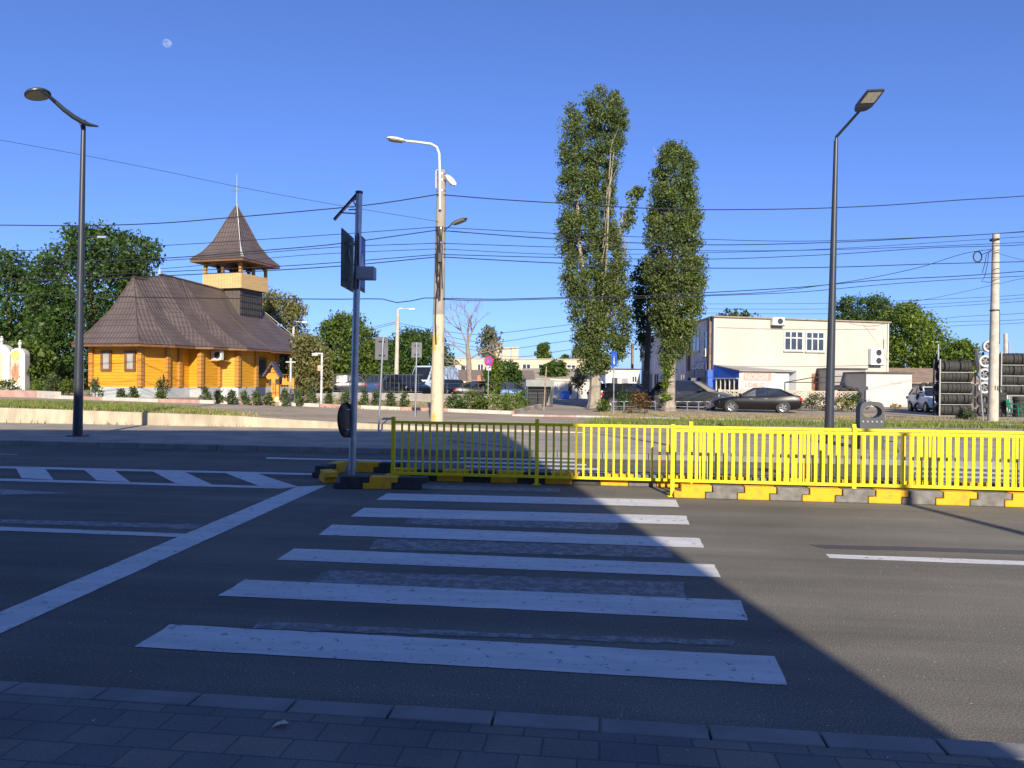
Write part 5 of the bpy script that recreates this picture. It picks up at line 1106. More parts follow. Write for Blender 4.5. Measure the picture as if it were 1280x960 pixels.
    for x_, y_, fn, w, h in ((970, 402, 1, .5, .30), (1093, 446, 2, .55, .32)):
        q = B_ * fs(x_); acunit(t, Vector((q.x, q.y, at(x_, y_, A0.y + q.y).z)), e, n_, w, h, fn)
    b = MB(); q = B_ * fs(1104); za, zb_ = at(1104, 424, A0.y + q.y).z, at(1104, 450, A0.y + q.y).z; b.tube([Vector((q.x, q.y, za)) + n_ * .04, Vector((q.x, q.y, zb_)) + n_ * .04, Vector((q.x, q.y, zb_)) + n_ * .04 - e * .5], .03, 6); b.build('pipe', rf, t)
    b = MB(); q = B_ * fs(1109.2); b.tube([Vector((q.x, q.y, .1)) + n_ * .06, Vector((q.x, q.y, zr - .1)) + n_ * .06], .05, 8); b.build('downpipe', WHITE, t)
    for ya, yb_, k in ((404, 404.5, 0), (409, 411, 1), (457, 456, 2)):
        b = MB(); pts = []
        for j in range(9):
            px = (1062 + j * 5.5) if k == 0 else (895 + 25 * j); q = B_ * fs(min(px, 1108)); sag = math.sin(j / 8 * math.pi) * (3 if k == 0 else 1.5); pts.append(Vector((q.x, q.y, at(px, ya + (yb_ - ya) * j / 8 + sag, A0.y + q.y).z)) + n_ * .08)
        b.tube(pts, .012, 5); b.build('wall_cable', mat('grey_cable', (.28, .26, .23), .7), t)
    # white panels area right of roller shutter on the ground floor
    for x0, x1, y0, y1, mm, nm in ((1015, 1033, 467, 500, mat('rusty_door', (.22, .10, .06), .7, 0, .4, 3), 'door'),):
        q0, q1 = B_ * fs(x0), B_ * fs(x1); Yq = A0.y + q0.y; b = MB(); c_ = (q0 + q1) / 2; za, zb_ = at(x0, y0, Yq).z, .1; b.obox(Vector((c_.x, c_.y, (za + zb_) / 2)) + n_ * .04, (q1 - q0) / 2, n_ * .04, Vector((0, 0, (za - zb_) / 2))); b.build(nm, mm, t)
    # blue shop front on the side wall by the corner
    bl = mat('shop_blue', (.015, .10, .50), .5, 0, .06, 2); s0, s1 = side(864), side(891.5); q0, q1 = C_ * s0, C_ * s1; mid = (q0 + q1) / 2; Lh = (q1 - q0).length / 2; Yq = A0.y + mid.y; z1 = at(878, 463, Yq).z; z2 = at(878, 472, Yq).z
    b = MB(); b.obox(Vector((mid.x, mid.y, (z1 + z2) / 2)) + sn * .2, f * Lh, sn * .2, Vector((0, 0, (z1 - z2) / 2)))
    for k in (-1, .0, 1): b.obox(Vector((mid.x, mid.y, z2 / 2)) + f * (Lh - .25) * k + sn * .2, f * .28, sn * .19, Vector((0, 0, z2 / 2 - .02)))
    sf = b.build('shop_front', bl, t); b = MB(); b.obox(Vector((mid.x, mid.y, z2 / 2)) + sn * .15, f * Lh, sn * .1, Vector((0, 0, z2 / 2 - .03))); b.build('shop_window', GLASS, t)
    b = MB()
    for k in (-.5, .45): b.obox(Vector((mid.x, mid.y, (z1 + z2) / 2)) + f * Lh * k + sn * .42, f * Lh * .36, sn * .02, Vector((0, 0, (z1 - z2) / 2 - .05)))
    b.build('dark_panel', BLACK, t)
    z3 = at(878, 454.5, Yq).z; b = MB(); b.obox(Vector((mid.x, mid.y, (z1 + z3) / 2)) + sn * .3 + f * .2, f * Lh * .72, sn * .06, Vector((0, 0, (z3 - z1) / 2 - .02))); sg = b.build('shop_sign', mat('sign_navy', (.02, .03, .09), .5), t)
    st = Vector((mid.x, mid.y, z1 + .12)) + sn * .37 - f * (Lh * .62 - .2); textmesh('lettering', 'VULCANIZARE', .62, WHITE, sg, st, f, (0, 0, 1), .01, sx=1.02 * Lh * 1.4 / 4.9, bold=.012)
    # wall lamp / lean-to lines
    return t, A0, B0, e, n_
cb, A0, B0, E_, N_ = cream()
# lean-to with blue panel and faded banner
def leanto():
    F1 = at(924, 470, 54.2); F2 = at(986, 470, 55.6); F1.z = F2.z = 0; W2 = A0 + E_ * ((at(1003, 470, 58).x - A0.x)); W1 = A0 + N_ * .06; W2 = Vector((W2.x, W2.y, 0)) + N_ * .06
    t = thing('lean_to', 'low white lean-to with blue gable panel and a faded red-lettered banner', 'lean-to', (F1.x, F1.y, 0)); o_ = F1.copy(); zf = at(924, 464, 54.2).z; zw = at(893, 457, 57.6).z
    f1, f2, w1, w2 = [q - o_ for q in (F1, F2, W1, W2)]; Z = lambda v, z: Vector((v.x, v.y, z)); f1 = Vector((0, 0, 0))
    bl = MATS['shop_blue']; zm = at(905, 472.5, 55.8).z
    b = MB(); b.add([Z(w1, zm), Z(f1, zm), Z(f1, zf), Z(w1, zw)], [(0, 1, 2, 3)]); b.add([Z(w1, 0), Z(w1.lerp(f1, .12), 0), Z(w1.lerp(f1, .12), zm), Z(w1, zm)], [(0, 1, 2, 3)]); b.build('gable_panel', bl, t)
    b = MB(); b.add([Z(w1.lerp(f1, .12), 0), Z(f1, 0), Z(f1, zm), Z(w1.lerp(f1, .12), zm)], [(0, 1, 2, 3)]); sw = b.build('shop_window', mat('busy_window', (.02, .025, .035), .1, 0, .5, 3, col2=(.16, .15, .14), thr=(.5, .62)), t)
    b = MB(); d = (f1 - w1).normalized(); nn_ = Vector((-d.y, d.x, 0)); nn_ = nn_ if nn_.x < 0 else -nn_
    for k in range(6): q = w1.lerp(f1, .12 + .88 * k / 5); b.obox(Z(q, zm / 2) + nn_ * .03, d * .03, nn_ * .03, Vector((0, 0, zm / 2)))
    b.obox(Z((w1 + f1) / 2, zm - .03) + nn_ * .03, (f1 - w1) * .44, nn_ * .035, Vector((0, 0, .04))); b.build('mullions', SCRIM, sw)
    ew = (f2 - f1).normalized(); nf = Vector((ew.y, -ew.x, 0)); wh = mat('lean_to_white', (.46, .48, .50), .7, 0, .06, 2)
    b = MB(); b.add([Z(f1, 0), Z(f2, 0), Z(f2, zf), Z(f1, zf)], [(0, 1, 2, 3)]); b.add([Z(f2, 0), Z(w2, 0), Z(w2, zf), Z(f2, zf)], [(0, 1, 2, 3)]); b.build('wall', wh, t)
    b = MB(); up = Vector((0, 0, .06)); b.add([Z(f1, zf) + nf * .25 - ew * .15, Z(f2, zf) + nf * .25 + ew * .3, Z(w2, zf + .1), Z(w1, zw + .02)] + [Z(f1, zf) + nf * .25 - ew * .15 + up, Z(f2, zf) + nf * .25 + ew * .3 + up, Z(w2, zf + .1) + up, Z(w1, zw + .02) + up], [(0, 1, 2, 3), (4, 5, 6, 7), (0, 1, 5, 4), (1, 2, 6, 5), (3, 0, 4, 7)]); b.build('roof', mat('grey_sheet_roof', (.32, .30, .28), .7, 0, .1, 2), t)
    za, zb_ = at(930, 465, 54.3).z, at(930, 487, 54.3).z; Lb = (f2 - f1).length * .66; q0 = f1 + ew * .22 + nf * .03
    b = MB(); b.obox(Z(q0 + ew * Lb / 2, (za + zb_) / 2), ew * Lb / 2, nf * .012, Vector((0, 0, (za - zb_) / 2))); bn = b.build('banner', mat('faded_banner', (.56, .53, .51), .6, 0, .05, 2), t)
    b = MB(); zmid = zb_ + (za - zb_) * .52; b.obox(Z(q0 + ew * (Lb * .46), (za - .06 + zmid) / 2) + nf * .015, ew * (Lb * .42), nf * .004, Vector((0, 0, (za - .06 - zmid) / 2))); b.build('red_field', mat('faded_red_print', (.58, .30, .26), .6, 0, .12, 5), bn)
    textmesh('lettering', 'VULCANIZARE', .56, mat('print_white', (.58, .53, .50), .6), bn, Z(q0 + ew * (Lb * .07), zmid + .08) + nf * .024, ew, (0, 0, 1), .004, sx=.80 * Lb / 4.1, bold=.012)
    textmesh('lettering', 'SI SCHIMB ULEI', .46, MATS['faded_red_print'], bn, Z(q0 + ew * (Lb * .08), zb_ + .18) + nf * .018, ew, (0, 0, 1), .004, sx=.78 * Lb / 4.1, bold=.01)
    return t
leanto()
# awning frame of thin bars
p = onY(981, 52); t = thing('bar_frame', 'thin dark metal awning frame between banner and concrete fence', 'frame', p); Y = p.y; L_ = lambda px, py, d=0: at(px, py, Y + d) - p
b = MB()
for q in ([(981, 506), (981, 478)], [(981, 478), (1056, 478)], [(981, 478), (1015, 472, 1.5)], [(1015, 472, 1.5), (1058, 470, 1.5)], [(1056, 478), (1056, 505)]): b.tube([L_(*k) for k in q], .035, 6)
b.build('bars', DARK, t)
# grey annex, white annex
def boxbuilding(name, label, x0, x1, ytop, Y, depth, mt_, roofm=None, slope=0, parts=(), yaw=0.0, over=.12):
    p0 = onY(x0, Y); w = (x1 - x0) * Y / F; h = at((x0 + x1) / 2, ytop, Y).z - p0.z; t = thing(name, label, 'building', p0, yaw)
    b = MB(); b.add([(0, 0, -.3), (w, 0, -.3), (w, depth, -.3), (0, depth, -.3), (0, 0, h), (w, 0, h), (w, depth, h + slope), (0, depth, h + slope)], [(0, 1, 5, 4), (1, 2, 6, 5), (2, 3, 7, 6), (3, 0, 4, 7)]); b.build('wall', mt_, t)
    b = MB(); b.add([(-over, -over, h), (w + over, -over, h), (w + over, depth, h + slope), (-over, depth, h + slope), (-over, -over, h + .12), (w + over, -over, h + .12), (w + over, depth, h + slope + .12), (-over, depth, h + slope + .12)], [(0, 3, 2, 1), (4, 5, 6, 7), (0, 1, 5, 4), (1, 2, 6, 5), (2, 3, 7, 6), (3, 0, 4, 7)]); b.build('roof', roofm or mat('dark_sheet_roof', (.07, .065, .06), .7, 0, .2, 2), t)
    for k in parts:
        nm, a0, a1, y0, y1, mm = k[:6]; X0 = (a0 - x0) * Y / F; X1 = (a1 - x0) * Y / F; za = at(a0, y0, Y).z - p0.z; zb_ = max(0, at(a0, y1, Y).z - p0.z)
        b = MB(); b.box(X0, X1, -.04, .02, zb_, za); o = b.build(nm, mm, t)
        if nm == 'window':
            g = MB(); nv = max(2, int((X1 - X0) / .7)); f_ = .05
            for j in range(nv + 1): xx = X0 + (X1 - X0) * j / nv; g.box(xx - f_, xx + f_, -.075, -.041, zb_, za)
            g.box(X0, X1, -.07, -.042, zb_ - .05, zb_ + .05); g.box(X0, X1, -.07, -.042, za - .05, za + .05); g.build('frame', SCRIM, o)
    return t
boxbuilding('annex_building', 'plain grey rendered annex between the cream building and the white annex', 1038, 1082, 462, 57.0, 4, mat('grey_annex', (.30, .29, .29), .85, 0, .08, 1), parts=[('window', 1055, 1067, 472, 478, GLASS), ('door', 1028, 1055, 464, 500, mat('brick_grey', (.24, .22, .21), .9, 0, .3, 6))][:1])
boxbuilding('annex_building', 'low white annex with a dark flat roof, right of the grey annex', 1083, 1140, 467, 53.5, 6, mat('white_annex', (.50, .485, .45), .85, 0, .05, 1), parts=[('vent_grille', 1114, 1127, 472.5, 478.5, mat('vent', (.55, .53, .45), .7)), ('patch', 1113, 1127, 504, 513, mat('patch', (.50, .46, .38), .9, 0, .2, 4)), ('meter_box', 1082.5, 1085, 483, 487, DARK)])
boxbuilding('shed', 'dark sheet-metal shed behind the tyre yard', 1141, 1235, 480, 58, 6, mat('shed_dark', (.07, .06, .06), .8, 0, .4, 2), mat('rust_sheet', (.28, .20, .14), .8, 0, .2, 2), slope=1.2, parts=[('panel', 1146, 1150, 486, 505, mat('pale_clutter', (.35, .33, .30), .8, 0, .5, 6))])
boxbuilding('long_building', 'long two-storey beige building far behind the bare tree', 566, 736, 449, 108, 12, mat('beige_render', (.50, .43, .32), .85, 0, .08, .5), mat('pale_roof', (.45, .38, .30), .8),
    parts=[('window', 576, 588, 456, 466, GLASS), ('window', 597, 604, 455, 466, GLASS), ('window', 635, 644, 454.5, 457.5, GLASS), ('window', 653, 663, 455, 464.5, GLASS), ('window', 673, 678, 455, 464, GLASS), ('window', 708.5, 719, 456, 460, GLASS), ('window', 690, 698, 456, 462, GLASS)])
for x0, x1, yt, lb in ((618, 627, 429, 'taller beige roof turret on the long building'), (628, 638, 435.5, 'left beige roof block beside the turret'), (639.5, 648, 435, 'right beige roof block beside the turret')):
    a_ = at(x0, 450, 112); c_ = at(x1, 450, 112); z1 = at(x0, yt, 112).z; z0 = at(x0, 449.5, 108).z + .12; t = thing('roof_block', lb, 'roof block', (a_.x, 112, z0)); b = MB(); b.box(0, c_.x - a_.x, 0, 3, 0, z1 - z0); b.build('wall', MATS['beige_render'], t); b = MB(); b.box(-.1, c_.x - a_.x + .1, -.1, 3.1, z1 - z0, z1 - z0 + .15); b.build('cap', MATS['pale_roof'], t)
BR = mat('brown_sheet_roof', (.22, .165, .13), .8, 0, .12, 1, stretch=(4, 1, 1))
boxbuilding('storage_building', 'low white storage building with a long brown sloping roof', 489, 668, 476, 80, 7, mat('storage_white', (.60, .57, .50), .85, 0, .06, 1), BR, slope=1.15, parts=[('window', 500, 508, 481, 485, GLASS), ('door', 560, 572, 478, 492, BRN)])
boxbuilding('storage_building', 'grey-roofed low building behind the white gatehouse', 655, 727, 474.5, 82, 7, mat('storage_white', (.60, .57, .50), .85), mat('old_sheet_roof', (.34, .30, .24), .85, 0, .2, 1), slope=1.2)
boxbuilding('gatehouse', 'small white gatehouse with two windows and a dark doorway', 689, 737, 476, 70, 5, mat('gate_white', (.50, .485, .45), .8, 0, .04, 1), mat('thin_white_roof', (.6, .58, .52), .8), parts=[('window', 694, 698, 478.5, 488, GLASS), ('window', 700, 703.5, 478.5, 488, GLASS), ('door', 710.5, 715, 479, 493, BLACK)])
p = onY(705.5, 68); t = thing('water_tank', 'small bright blue container beside the gatehouse door', 'container', p); b = MB(); b.box(-.3, .45, -.3, .3, 0, .62); b.build('body', mat('bright_blue', (.05, .18, .65), .5), t, bevel=.06); b = MB(); b.box(-.34, .49, -.34, .34, .62, .70); b.build('lid', MATS['bright_blue'], t, bevel=.02)
boxbuilding('kiosk', 'dark blue kiosk in the shade behind the taller poplar', 735, 757, 468, 78, 6, mat('kiosk_blue', (.02, .05, .20), .6, 0, .3, 3), parts=[('window', 741, 753, 477, 486, GLASS)])
boxbuilding('shop_building', 'shaded grey shop building with dark doors, behind the blue square sign', 757, 800, 462, 84, 10, CRS, parts=[('door', 765, 772, 472, 494, BLACK), ('door', 777, 785, 473, 490, mat('grey_shutter', (.25, .25, .28), .6)), ('window', 790, 796, 470, 478, GLASS)])
# bin shelter and bins
p = gr(659, 508); Yb = p.y; t = thing('bin_shelter', 'grey metal bin shelter with mesh front at the drive entrance', 'shelter', p); w = 31 * Yb / F; h = at(660, 474.5, Yb).z - p.z; sg = mat('shelter_grey', (.22, .24, .24), .6, .2, .1, 2)
for x_ in (0, w):
    for y_ in (0, 2.2): b = MB(); b.box(x_ - .04, x_ + .04, y_ - .04, y_ + .04, 0, h - .3); b.build('post', DARK, t)
b = MB(); b.box(-.1, w + .1, -.1, 2.3, h - .42, h); b.build('roof', sg, t, bevel=.01); b = MB(); b.box(0, w, 2.22, 2.26, 0, h - .43); b.build('back_panel', sg, t)
b = MB()
for k in range(14): xx = w * k / 13; b.box(xx - .01, xx + .01, -.02, .0, .05, h * .62)
for k in range(5): z_ = .05 + (h * .6) * k / 4; b.box(0, w, -.035, -.021, z_ - .01, z_ + .01)
b.build('mesh_front', DARK, t)
for k, (xx, cc, lb) in enumerate(((.35, (.05, .06, .05), 'dark wheeled bin inside the shelter, left one'), (.95, (.05, .06, .05), 'dark wheeled bin inside the shelter, right one'))):
    q = thing('wheeled_bin', lb, 'bin', (p.x + xx, p.y + .9, p.z)); b = MB(); b.loft([[(-.22, -.22, .08), (.22, -.22, .08), (.22, .22, .08), (-.22, .22, .08)], [(-.28, -.28, .95), (.28, -.28, .95), (.28, .28, .95), (-.28, .28, .95)]]); b.build('body', BLACK, q); b = MB(); b.box(-.3, .3, -.3, .3, .95, 1.02); b.build('lid', sg, q)
    for s in (-1, 1): b = MB(); b.lathe([(-.03, 0), (-.03, .09), (.03, .09), (.03, 0)], (s * .2, .22, .09), (1, 0, 0), 12); b.build('wheel', BLACK, q)
p = gr(684, 504.5); q = thing('clothes_bin', 'mustard yellow collection bin right of the bin shelter', 'bin', p); b = MB(); ym = mat('mustard', (.42, .36, .05), .6, 0, .1, 3); b.loft([[(-.28, -.25, .0), (.28, -.25, .0), (.28, .25, .0), (-.28, .25, .0)], [(-.33, -.3, .72), (.33, -.3, .72), (.33, .3, .72), (-.33, .3, .72)]]); b.build('body', ym, q, bevel=.02); b = MB(); b.box(-.36, .36, -.33, .33, .72, .80); b.build('lid', ym, q, bevel=.02)
# concrete ornamental fence, panel by panel
def cfence(x0, x1, Ya, Yb_, n, lab):
    a_ = onY(x0, Ya); c_ = onY(x1, Yb_); d = (c_ - a_) / n; fm = mat('fence_concrete', (.52, .46, .37), .9, 0, .14, 2, .2)
    for i in range(n):
        o_ = a_ + d * i; o_.z = T(o_.x); L = d.length; t = thing('concrete_fence_panel', lab[i], 'fence', o_, math.atan2(d.y, d.x), 'openwork concrete fence panels')
        b = MB(); b.box(-.09, .09, -.08, .08, 0, 1.15); b.build('post', fm, t, bevel=.01)
        b = MB(); b.box(.10, L - .10, -.04, .04, 0, .55); b.box(.10, L - .10, -.045, .045, 1.02, 1.10); b.build('panel', fm, t)
        b = MB(); m_ = max(5, int(L / .26)); w_ = (L - .2) / m_
        for k in range(m_):
            cx = .1 + w_ * (k + .5)
            for s in (1, -1):
                for zz_ in (.67, .90): b.obox((cx, 0, zz_), (w_ * .5, 0, .115 * s), (0, .035, 0), (-.02 * s, 0, .022))
        b.build('lattice', fm, t)
cfence(900, 1076, 53.5, 49.5, 6, ['openwork concrete fence panel nearest the grey car', 'openwork concrete fence panel below the blue gable panel', 'openwork concrete fence panel behind the black sedan roof', 'openwork concrete fence panel just right of the black sedan', 'openwork concrete fence panel left of the right street lamp', 'last openwork concrete fence panel, by the dark gate frame'])
p = onY(1074, 49.4); t = thing('gate_frame', 'small dark metal gate frame at the end of the concrete fence', 'gate', p); b = MB(); b.tube([(0, 0, 0), (0, 0, 1.15), (.38, 0, 1.15), (.38, 0, 0)], .03, 6); b.build('frame', DARK, t); b = MB(); b.box(.03, .2, -.02, .02, .4, 1.05); b.build('panel', DARK, t)
# light wall and mesh fence behind the left shrubs
a_ = onY(395, 47); c_ = onY(655, 50); L = (c_ - a_).length; t = thing('low_wall', 'low pale grey wall with wire mesh behind the row of conifers', 'wall', a_, math.atan2(c_.y - a_.y, c_.x - a_.x))
b = MB(); b.box(0, L, -.08, .08, -.3, .30); b.build('wall', mat('pale_wall', (.27, .25, .22), .9, 0, .15, 1), t)
for k in range(14):
    b = MB(); b.box(L * k / 13 - .02, L * k / 13 + .02, -.02, .02, .30, 1.0); b.build('post', DARK, t)
b = MB(); b.box(0, L, -.008, .008, .97, .985); b.box(0, L, -.008, .008, .70, .71); b.build('rail', DARK, t)
# ================================================================== VEHICLES
TAIL = mat('tail_lamp', (.45, .02, .02), .25, 0, .1, 8); HEADL = mat('head_lamp', (.55, .57, .60), .12, .3, .1, 8); PLATE = mat('number_plate', (.75, .75, .72), .5); RIM = mat('alloy_rim', (.40, .41, .43), .3, .8, .1, 8)
def carpaint(name, c, metal=.4):
    mt, n, b = nodes(name); b.inputs['Base Color'].default_value = c4(c); b.inputs['Metallic'].default_value = metal; b.inputs['Roughness'].default_value = .32
    b.inputs['Coat Weight'].default_value = .35; b.inputs['Specular IOR Level'].default_value = .3; b.inputs['Coat Roughness'].default_value = .05
    d = ramp(n, noise(n, posvec(n), 3, 5), .35, .75, c, [x * 1.15 + .003 for x in c]); n.links.new(d, b.inputs['Base Color']); return mt
SPEC = {  # low: (x, zbottom, ztop, halfwidth); roof: (x, z, halfwidth); xf, xr wheels; r
 'sedan': dict(low=[(-2.38, .45, .78, .70), (-2.30, .30, 1.00, .82), (-1.9, .26, 1.05, .90), (-1.0, .20, .98, .92), (0, .20, .95, .92), (1.0, .20, .93, .92), (1.5, .22, .90, .91), (2.05, .26, .78, .87), (2.32, .30, .66, .78), (2.40, .40, .56, .66)],
               cab=[(-1.95, 1.02, .68), (-1.20, 1.37, .60), (-.45, 1.44, .60), (.10, 1.42, .60), (.95, .95, .70)], w=(1.42, -1.38), r=.33),
 'suv': dict(low=[(-2.32, .50, .95, .74), (-2.25, .34, 1.12, .86), (-1.6, .28, 1.12, .93), (0, .26, 1.08, .94), (1.1, .26, 1.06, .94), (1.6, .28, 1.02, .92), (2.15, .34, .90, .84), (2.34, .42, .72, .72)],
             cab=[(-2.15, 1.10, .74), (-1.85, 1.58, .66), (-.6, 1.68, .66), (.25, 1.64, .66), (1.25, 1.06, .76)], w=(1.42, -1.38), r=.37),
 'hatch': dict(low=[(-2.0, .48, .85, .70), (-1.94, .30, 1.0, .80), (-1.3, .24, 1.0, .86), (.8, .22, .96, .87), (1.4, .26, .88, .84), (1.85, .30, .72, .76), (2.0, .42, .60, .62)],
               cab=[(-1.9, .98, .68), (-1.55, 1.38, .60), (-.6, 1.47, .60), (.1, 1.44, .60), (1.0, .95, .70)], w=(1.25, -1.25), r=.31),
 'van': dict(low=[(-2.7, .45, 1.2, .85), (-2.68, .32, 1.25, .95), (0, .30, 1.25, .97), (1.6, .30, 1.20, .97), (2.3, .32, 1.10, .92), (2.65, .40, .85, .80)],
             cab=[(-2.68, 1.22, .90), (-2.60, 2.30, .84), (.0, 2.42, .84), (1.3, 2.36, .82), (2.15, 1.18, .86)], w=(1.7, -1.7), r=.34)}
def car(name, label, loc, rz, kind, paint, cat='car', group=None):
    sp = SPEC[kind]; t = thing(name, label, cat, loc, rz, group)
    def sec(x, zb, zt, hw): return [(x, -hw * .93, zb), (x, -hw, zb + (zt - zb) * .35), (x, -hw, zb + (zt - zb) * .72), (x, -hw * .90, zt), (x, hw * .90, zt), (x, hw, zb + (zt - zb) * .72), (x, hw, zb + (zt - zb) * .35), (x, hw * .93, zb)]
    b = MB(); b.loft([sec(*q) for q in sp['low']]); b.build('body', paint, t, True, bevel=.03)
    low = sp['low']; lw = lambda x: np.interp(x, [q[0] for q in low], [q[3] for q in low]); lz = lambda x: np.interp(x, [q[0] for q in low], [q[2] for q in low])
    c_ = sp['cab']; secs = []
    base = lambda x: lz(x) - .03
    for k, (x, z, hw) in enumerate(c_):
        bx = x
        hb = min(lw(x) * .90, hw + .12); secs.append([(bx, -hb, base(x)), (x, -hw, max(z, base(x) + .01)), (x, hw, max(z, base(x) + .01)), (bx, hb, base(x))])
    b = MB(); b.loft(secs); b.build('windows', CARGL if kind != 'van' else paint, t, bevel=.02)
    # roof skin and pillars
    b = MB(); rr_ = [(x, z, hw) for x, z, hw in c_[1:-1]]; b.loft([[(x, -hw * 1.01, z - .015), (x, -hw * .85, z + .025), (x, hw * .85, z + .025), (x, hw * 1.01, z - .015)] for x, z, hw in rr_]); b.build('roof', paint, t, True)
    for s in (1, -1):
        for i0, i1 in ((0, 1), (len(c_) - 1, len(c_) - 2)):
            xa, za, ha = c_[i0]; xb_, zb2, hb = c_[i1]; b = MB(); b.tube([(xa, s * min(lw(xa) * .9, ha + .11), base(xa) + .02), (xb_, s * hb, zb2)], .045, 6); b.build('pillar', paint if kind != 'sedan' else BLACK, t)
        xm = (c_[1][0] + c_[-2][0]) / 2; b = MB(); b.tube([(xm, s * (min(lw(xm) * .9, c_[2][2] + .12) + .005), base(xm)), (xm - .06, s * (c_[2][2] + .01), c_[2][1] - .02)], .035, 6); b.build('pillar', paint if kind != 'sedan' else BLACK, t)
    if kind == 'van':
        xa, za, ha = c_[-1]; xb_, zb2, hb = c_[-2]; b = MB(); b.add([(xa - .05, -ha * .92, za + .1), (xa - .05, ha * .92, za + .1), (xb_ + .12, hb * .9, zb2 - .12), (xb_ + .12, -hb * .9, zb2 - .12)], [(0, 1, 2, 3)]); o = b.build('windscreen', CARGL, t); 
        o.location = (.06, 0, .04)
        for s in (1, -1): b = MB(); b.add([(xa - .25, s * (ha + .02), za + .12), (xb_ - .6, s * (ha + .02), za + .12), (xb_ - .6, s * (hb + .045), zb2 - .3), (xb_ + .0, s * (hb + .045), zb2 - .3)], [(0, 1, 2, 3)]); b.build('side_window', CARGL, t)
    for xw in sp['w']:
        for s in (1, -1):
            r = sp['r']; y = s * (lw(xw) - .02); b = MB(); b.lathe([(-.12, r * .6), (-.12, r * .95), (-.09, r), (.05, r), (.075, r * .93), (.075, r * .66), (.05, r * .6)], (xw, y - s * .03, r), (0, s, 0), 28); w = b.build('wheel', RUB, t, True)
            g = MB(); g.lathe([(.035, 0), (.05, r * .15), (.045, r * .2)], (xw, y - s * .03, r), (0, s, 0), 14); g.lathe([(.06, r * .58), (.07, r * .68), (.05, r * .68)], (xw, y - s * .03, r), (0, s, 0), 28)
            for k in range(5):
                a = 2 * math.pi * k / 5; d = Vector((math.cos(a), 0, math.sin(a))); g.obox(Vector((xw, y - s * .03 + s * .045, r)) + d * r * .36, d * r * .27, Vector((-d.z, 0, d.x)) * .03, Vector((0, .012, 0)))
            g.build('rim', RIM, w)
            a_ = MB(); a_.lathe([(.0, r * 1.14), (.012, r * 1.14), (.012, 0)], (xw, s * (lw(xw) - .012), r + .01), (0, s, 0), 28); a_.build('wheel_arch', BLACK, t)
    xf, xr_ = low[-2][0], low[1][0]; zf = low[-2][2]; zr = low[1][2]
    for s in (1, -1):
        b = MB(); b.loft([[(xf - .25, s * (lw(xf - .25) - .02), zf - .10 + .06), (xf - .25, s * (lw(xf - .25) + .012), zf - .22 + .06), (xf - .25, s * (lw(xf - .25) + .012), zf - .06 + .06)], [(xf + .05, s * .50, zf - .12), (xf + .055, s * .50, zf - .24), (xf + .02, s * .50, zf - .06)]]); b.build('headlight', HEADL, t)
        b = MB(); b.obox((xr_ - .02, s * (lw(xr_) - .14), zr - .20), (.08, s * -.02, 0), (0, .17, 0), (0, 0, .085)); b.build('tail_light', TAIL, t, bevel=.02)
        b = MB(); b.loft([[(.85, s * (lw(.85) - .05), lz(.85) + .02), (.95, s * (lw(.85) - .05), lz(.85) + .02), (.95, s * (lw(.85) - .05), lz(.85) + .12), (.85, s * (lw(.85) - .05), lz(.85) + .12)], [(.80, s * (lw(.85) + .16), lz(.85) + .04), (.92, s * (lw(.85) + .16), lz(.85) + .04), (.92, s * (lw(.85) + .14), lz(.85) + .16), (.80, s * (lw(.85) + .14), lz(.85) + .16)]]); b.build('mirror', paint, t)
        for xd in (-.45, .35): b = MB(); b.box(xd - .09, xd + .09, s * (lw(xd)) - .012, s * (lw(xd)) + .018, lz(xd) - .16, lz(xd) - .135); b.build('door_handle', STEEL, t)
    b = MB(); b.box(xr_ - .11, xr_ - .05, -.26, .26, zr - .34, zr - .23); b.build('number_plate', PLATE, t)
    b = MB(); b.box(xf + .02, xf + .12, -.26, .26, zf - .30, zf - .19); b.build('number_plate', PLATE, t)
    b = MB(); b.box(xf + .0, xf + .09, -.42, .42, zf - .18, zf - .08); b.build('grille', BLACK, t)
    b = MB(); b.box(low[0][0] + .1, low[-1][0] - .1, -.7, .7, .16, .30); b.build('underside', BLACK, t)
    return t
CBLK = carpaint('car_black', (.004, .0045, .006), 0); CGRY = carpaint('car_dark_grey', (.05, .056, .066), .3); CWHT = carpaint('car_white', (.70, .70, .70), 0); CBLU = carpaint('car_blue', (.03, .07, .20), .3); CSIL = carpaint('car_silver', (.38, .40, .42), .6); CVAN = carpaint('van_pale_blue', (.45, .55, .68), .1)
def cp(px, py): q = gr(px, py); return q
p = onY(946, 41.3); CS_ = car('parked_car', 'glossy black sedan seen from its rear quarter, right of the grey car', p, math.radians(180 - 14), 'sedan', CBLK); CS_.scale = (.94, .94, .92)
p = onY(868, 44.6); car('parked_car', 'dark grey crossover car with tinted windows behind the slimmer poplar trunk', (p.x, p.y + .6, p.z), math.radians(-33), 'suv', CGRY)
p = cp(797, 510); car('parked_car', 'dark car half hidden by bush and tarred pole between the poplars', (p.x, p.y + .5, p.z), math.radians(-20), 'hatch', CBLK)
p = onY(772, 52); car('parked_car', 'white car behind the dark one, left of the tarred pole', p, math.radians(-10), 'hatch', CWHT)
p = onY(1167, 44); car('parked_car', 'small white car with a dark nose poking out behind the left tyre rack', p, math.radians(-100), 'hatch', CWHT)
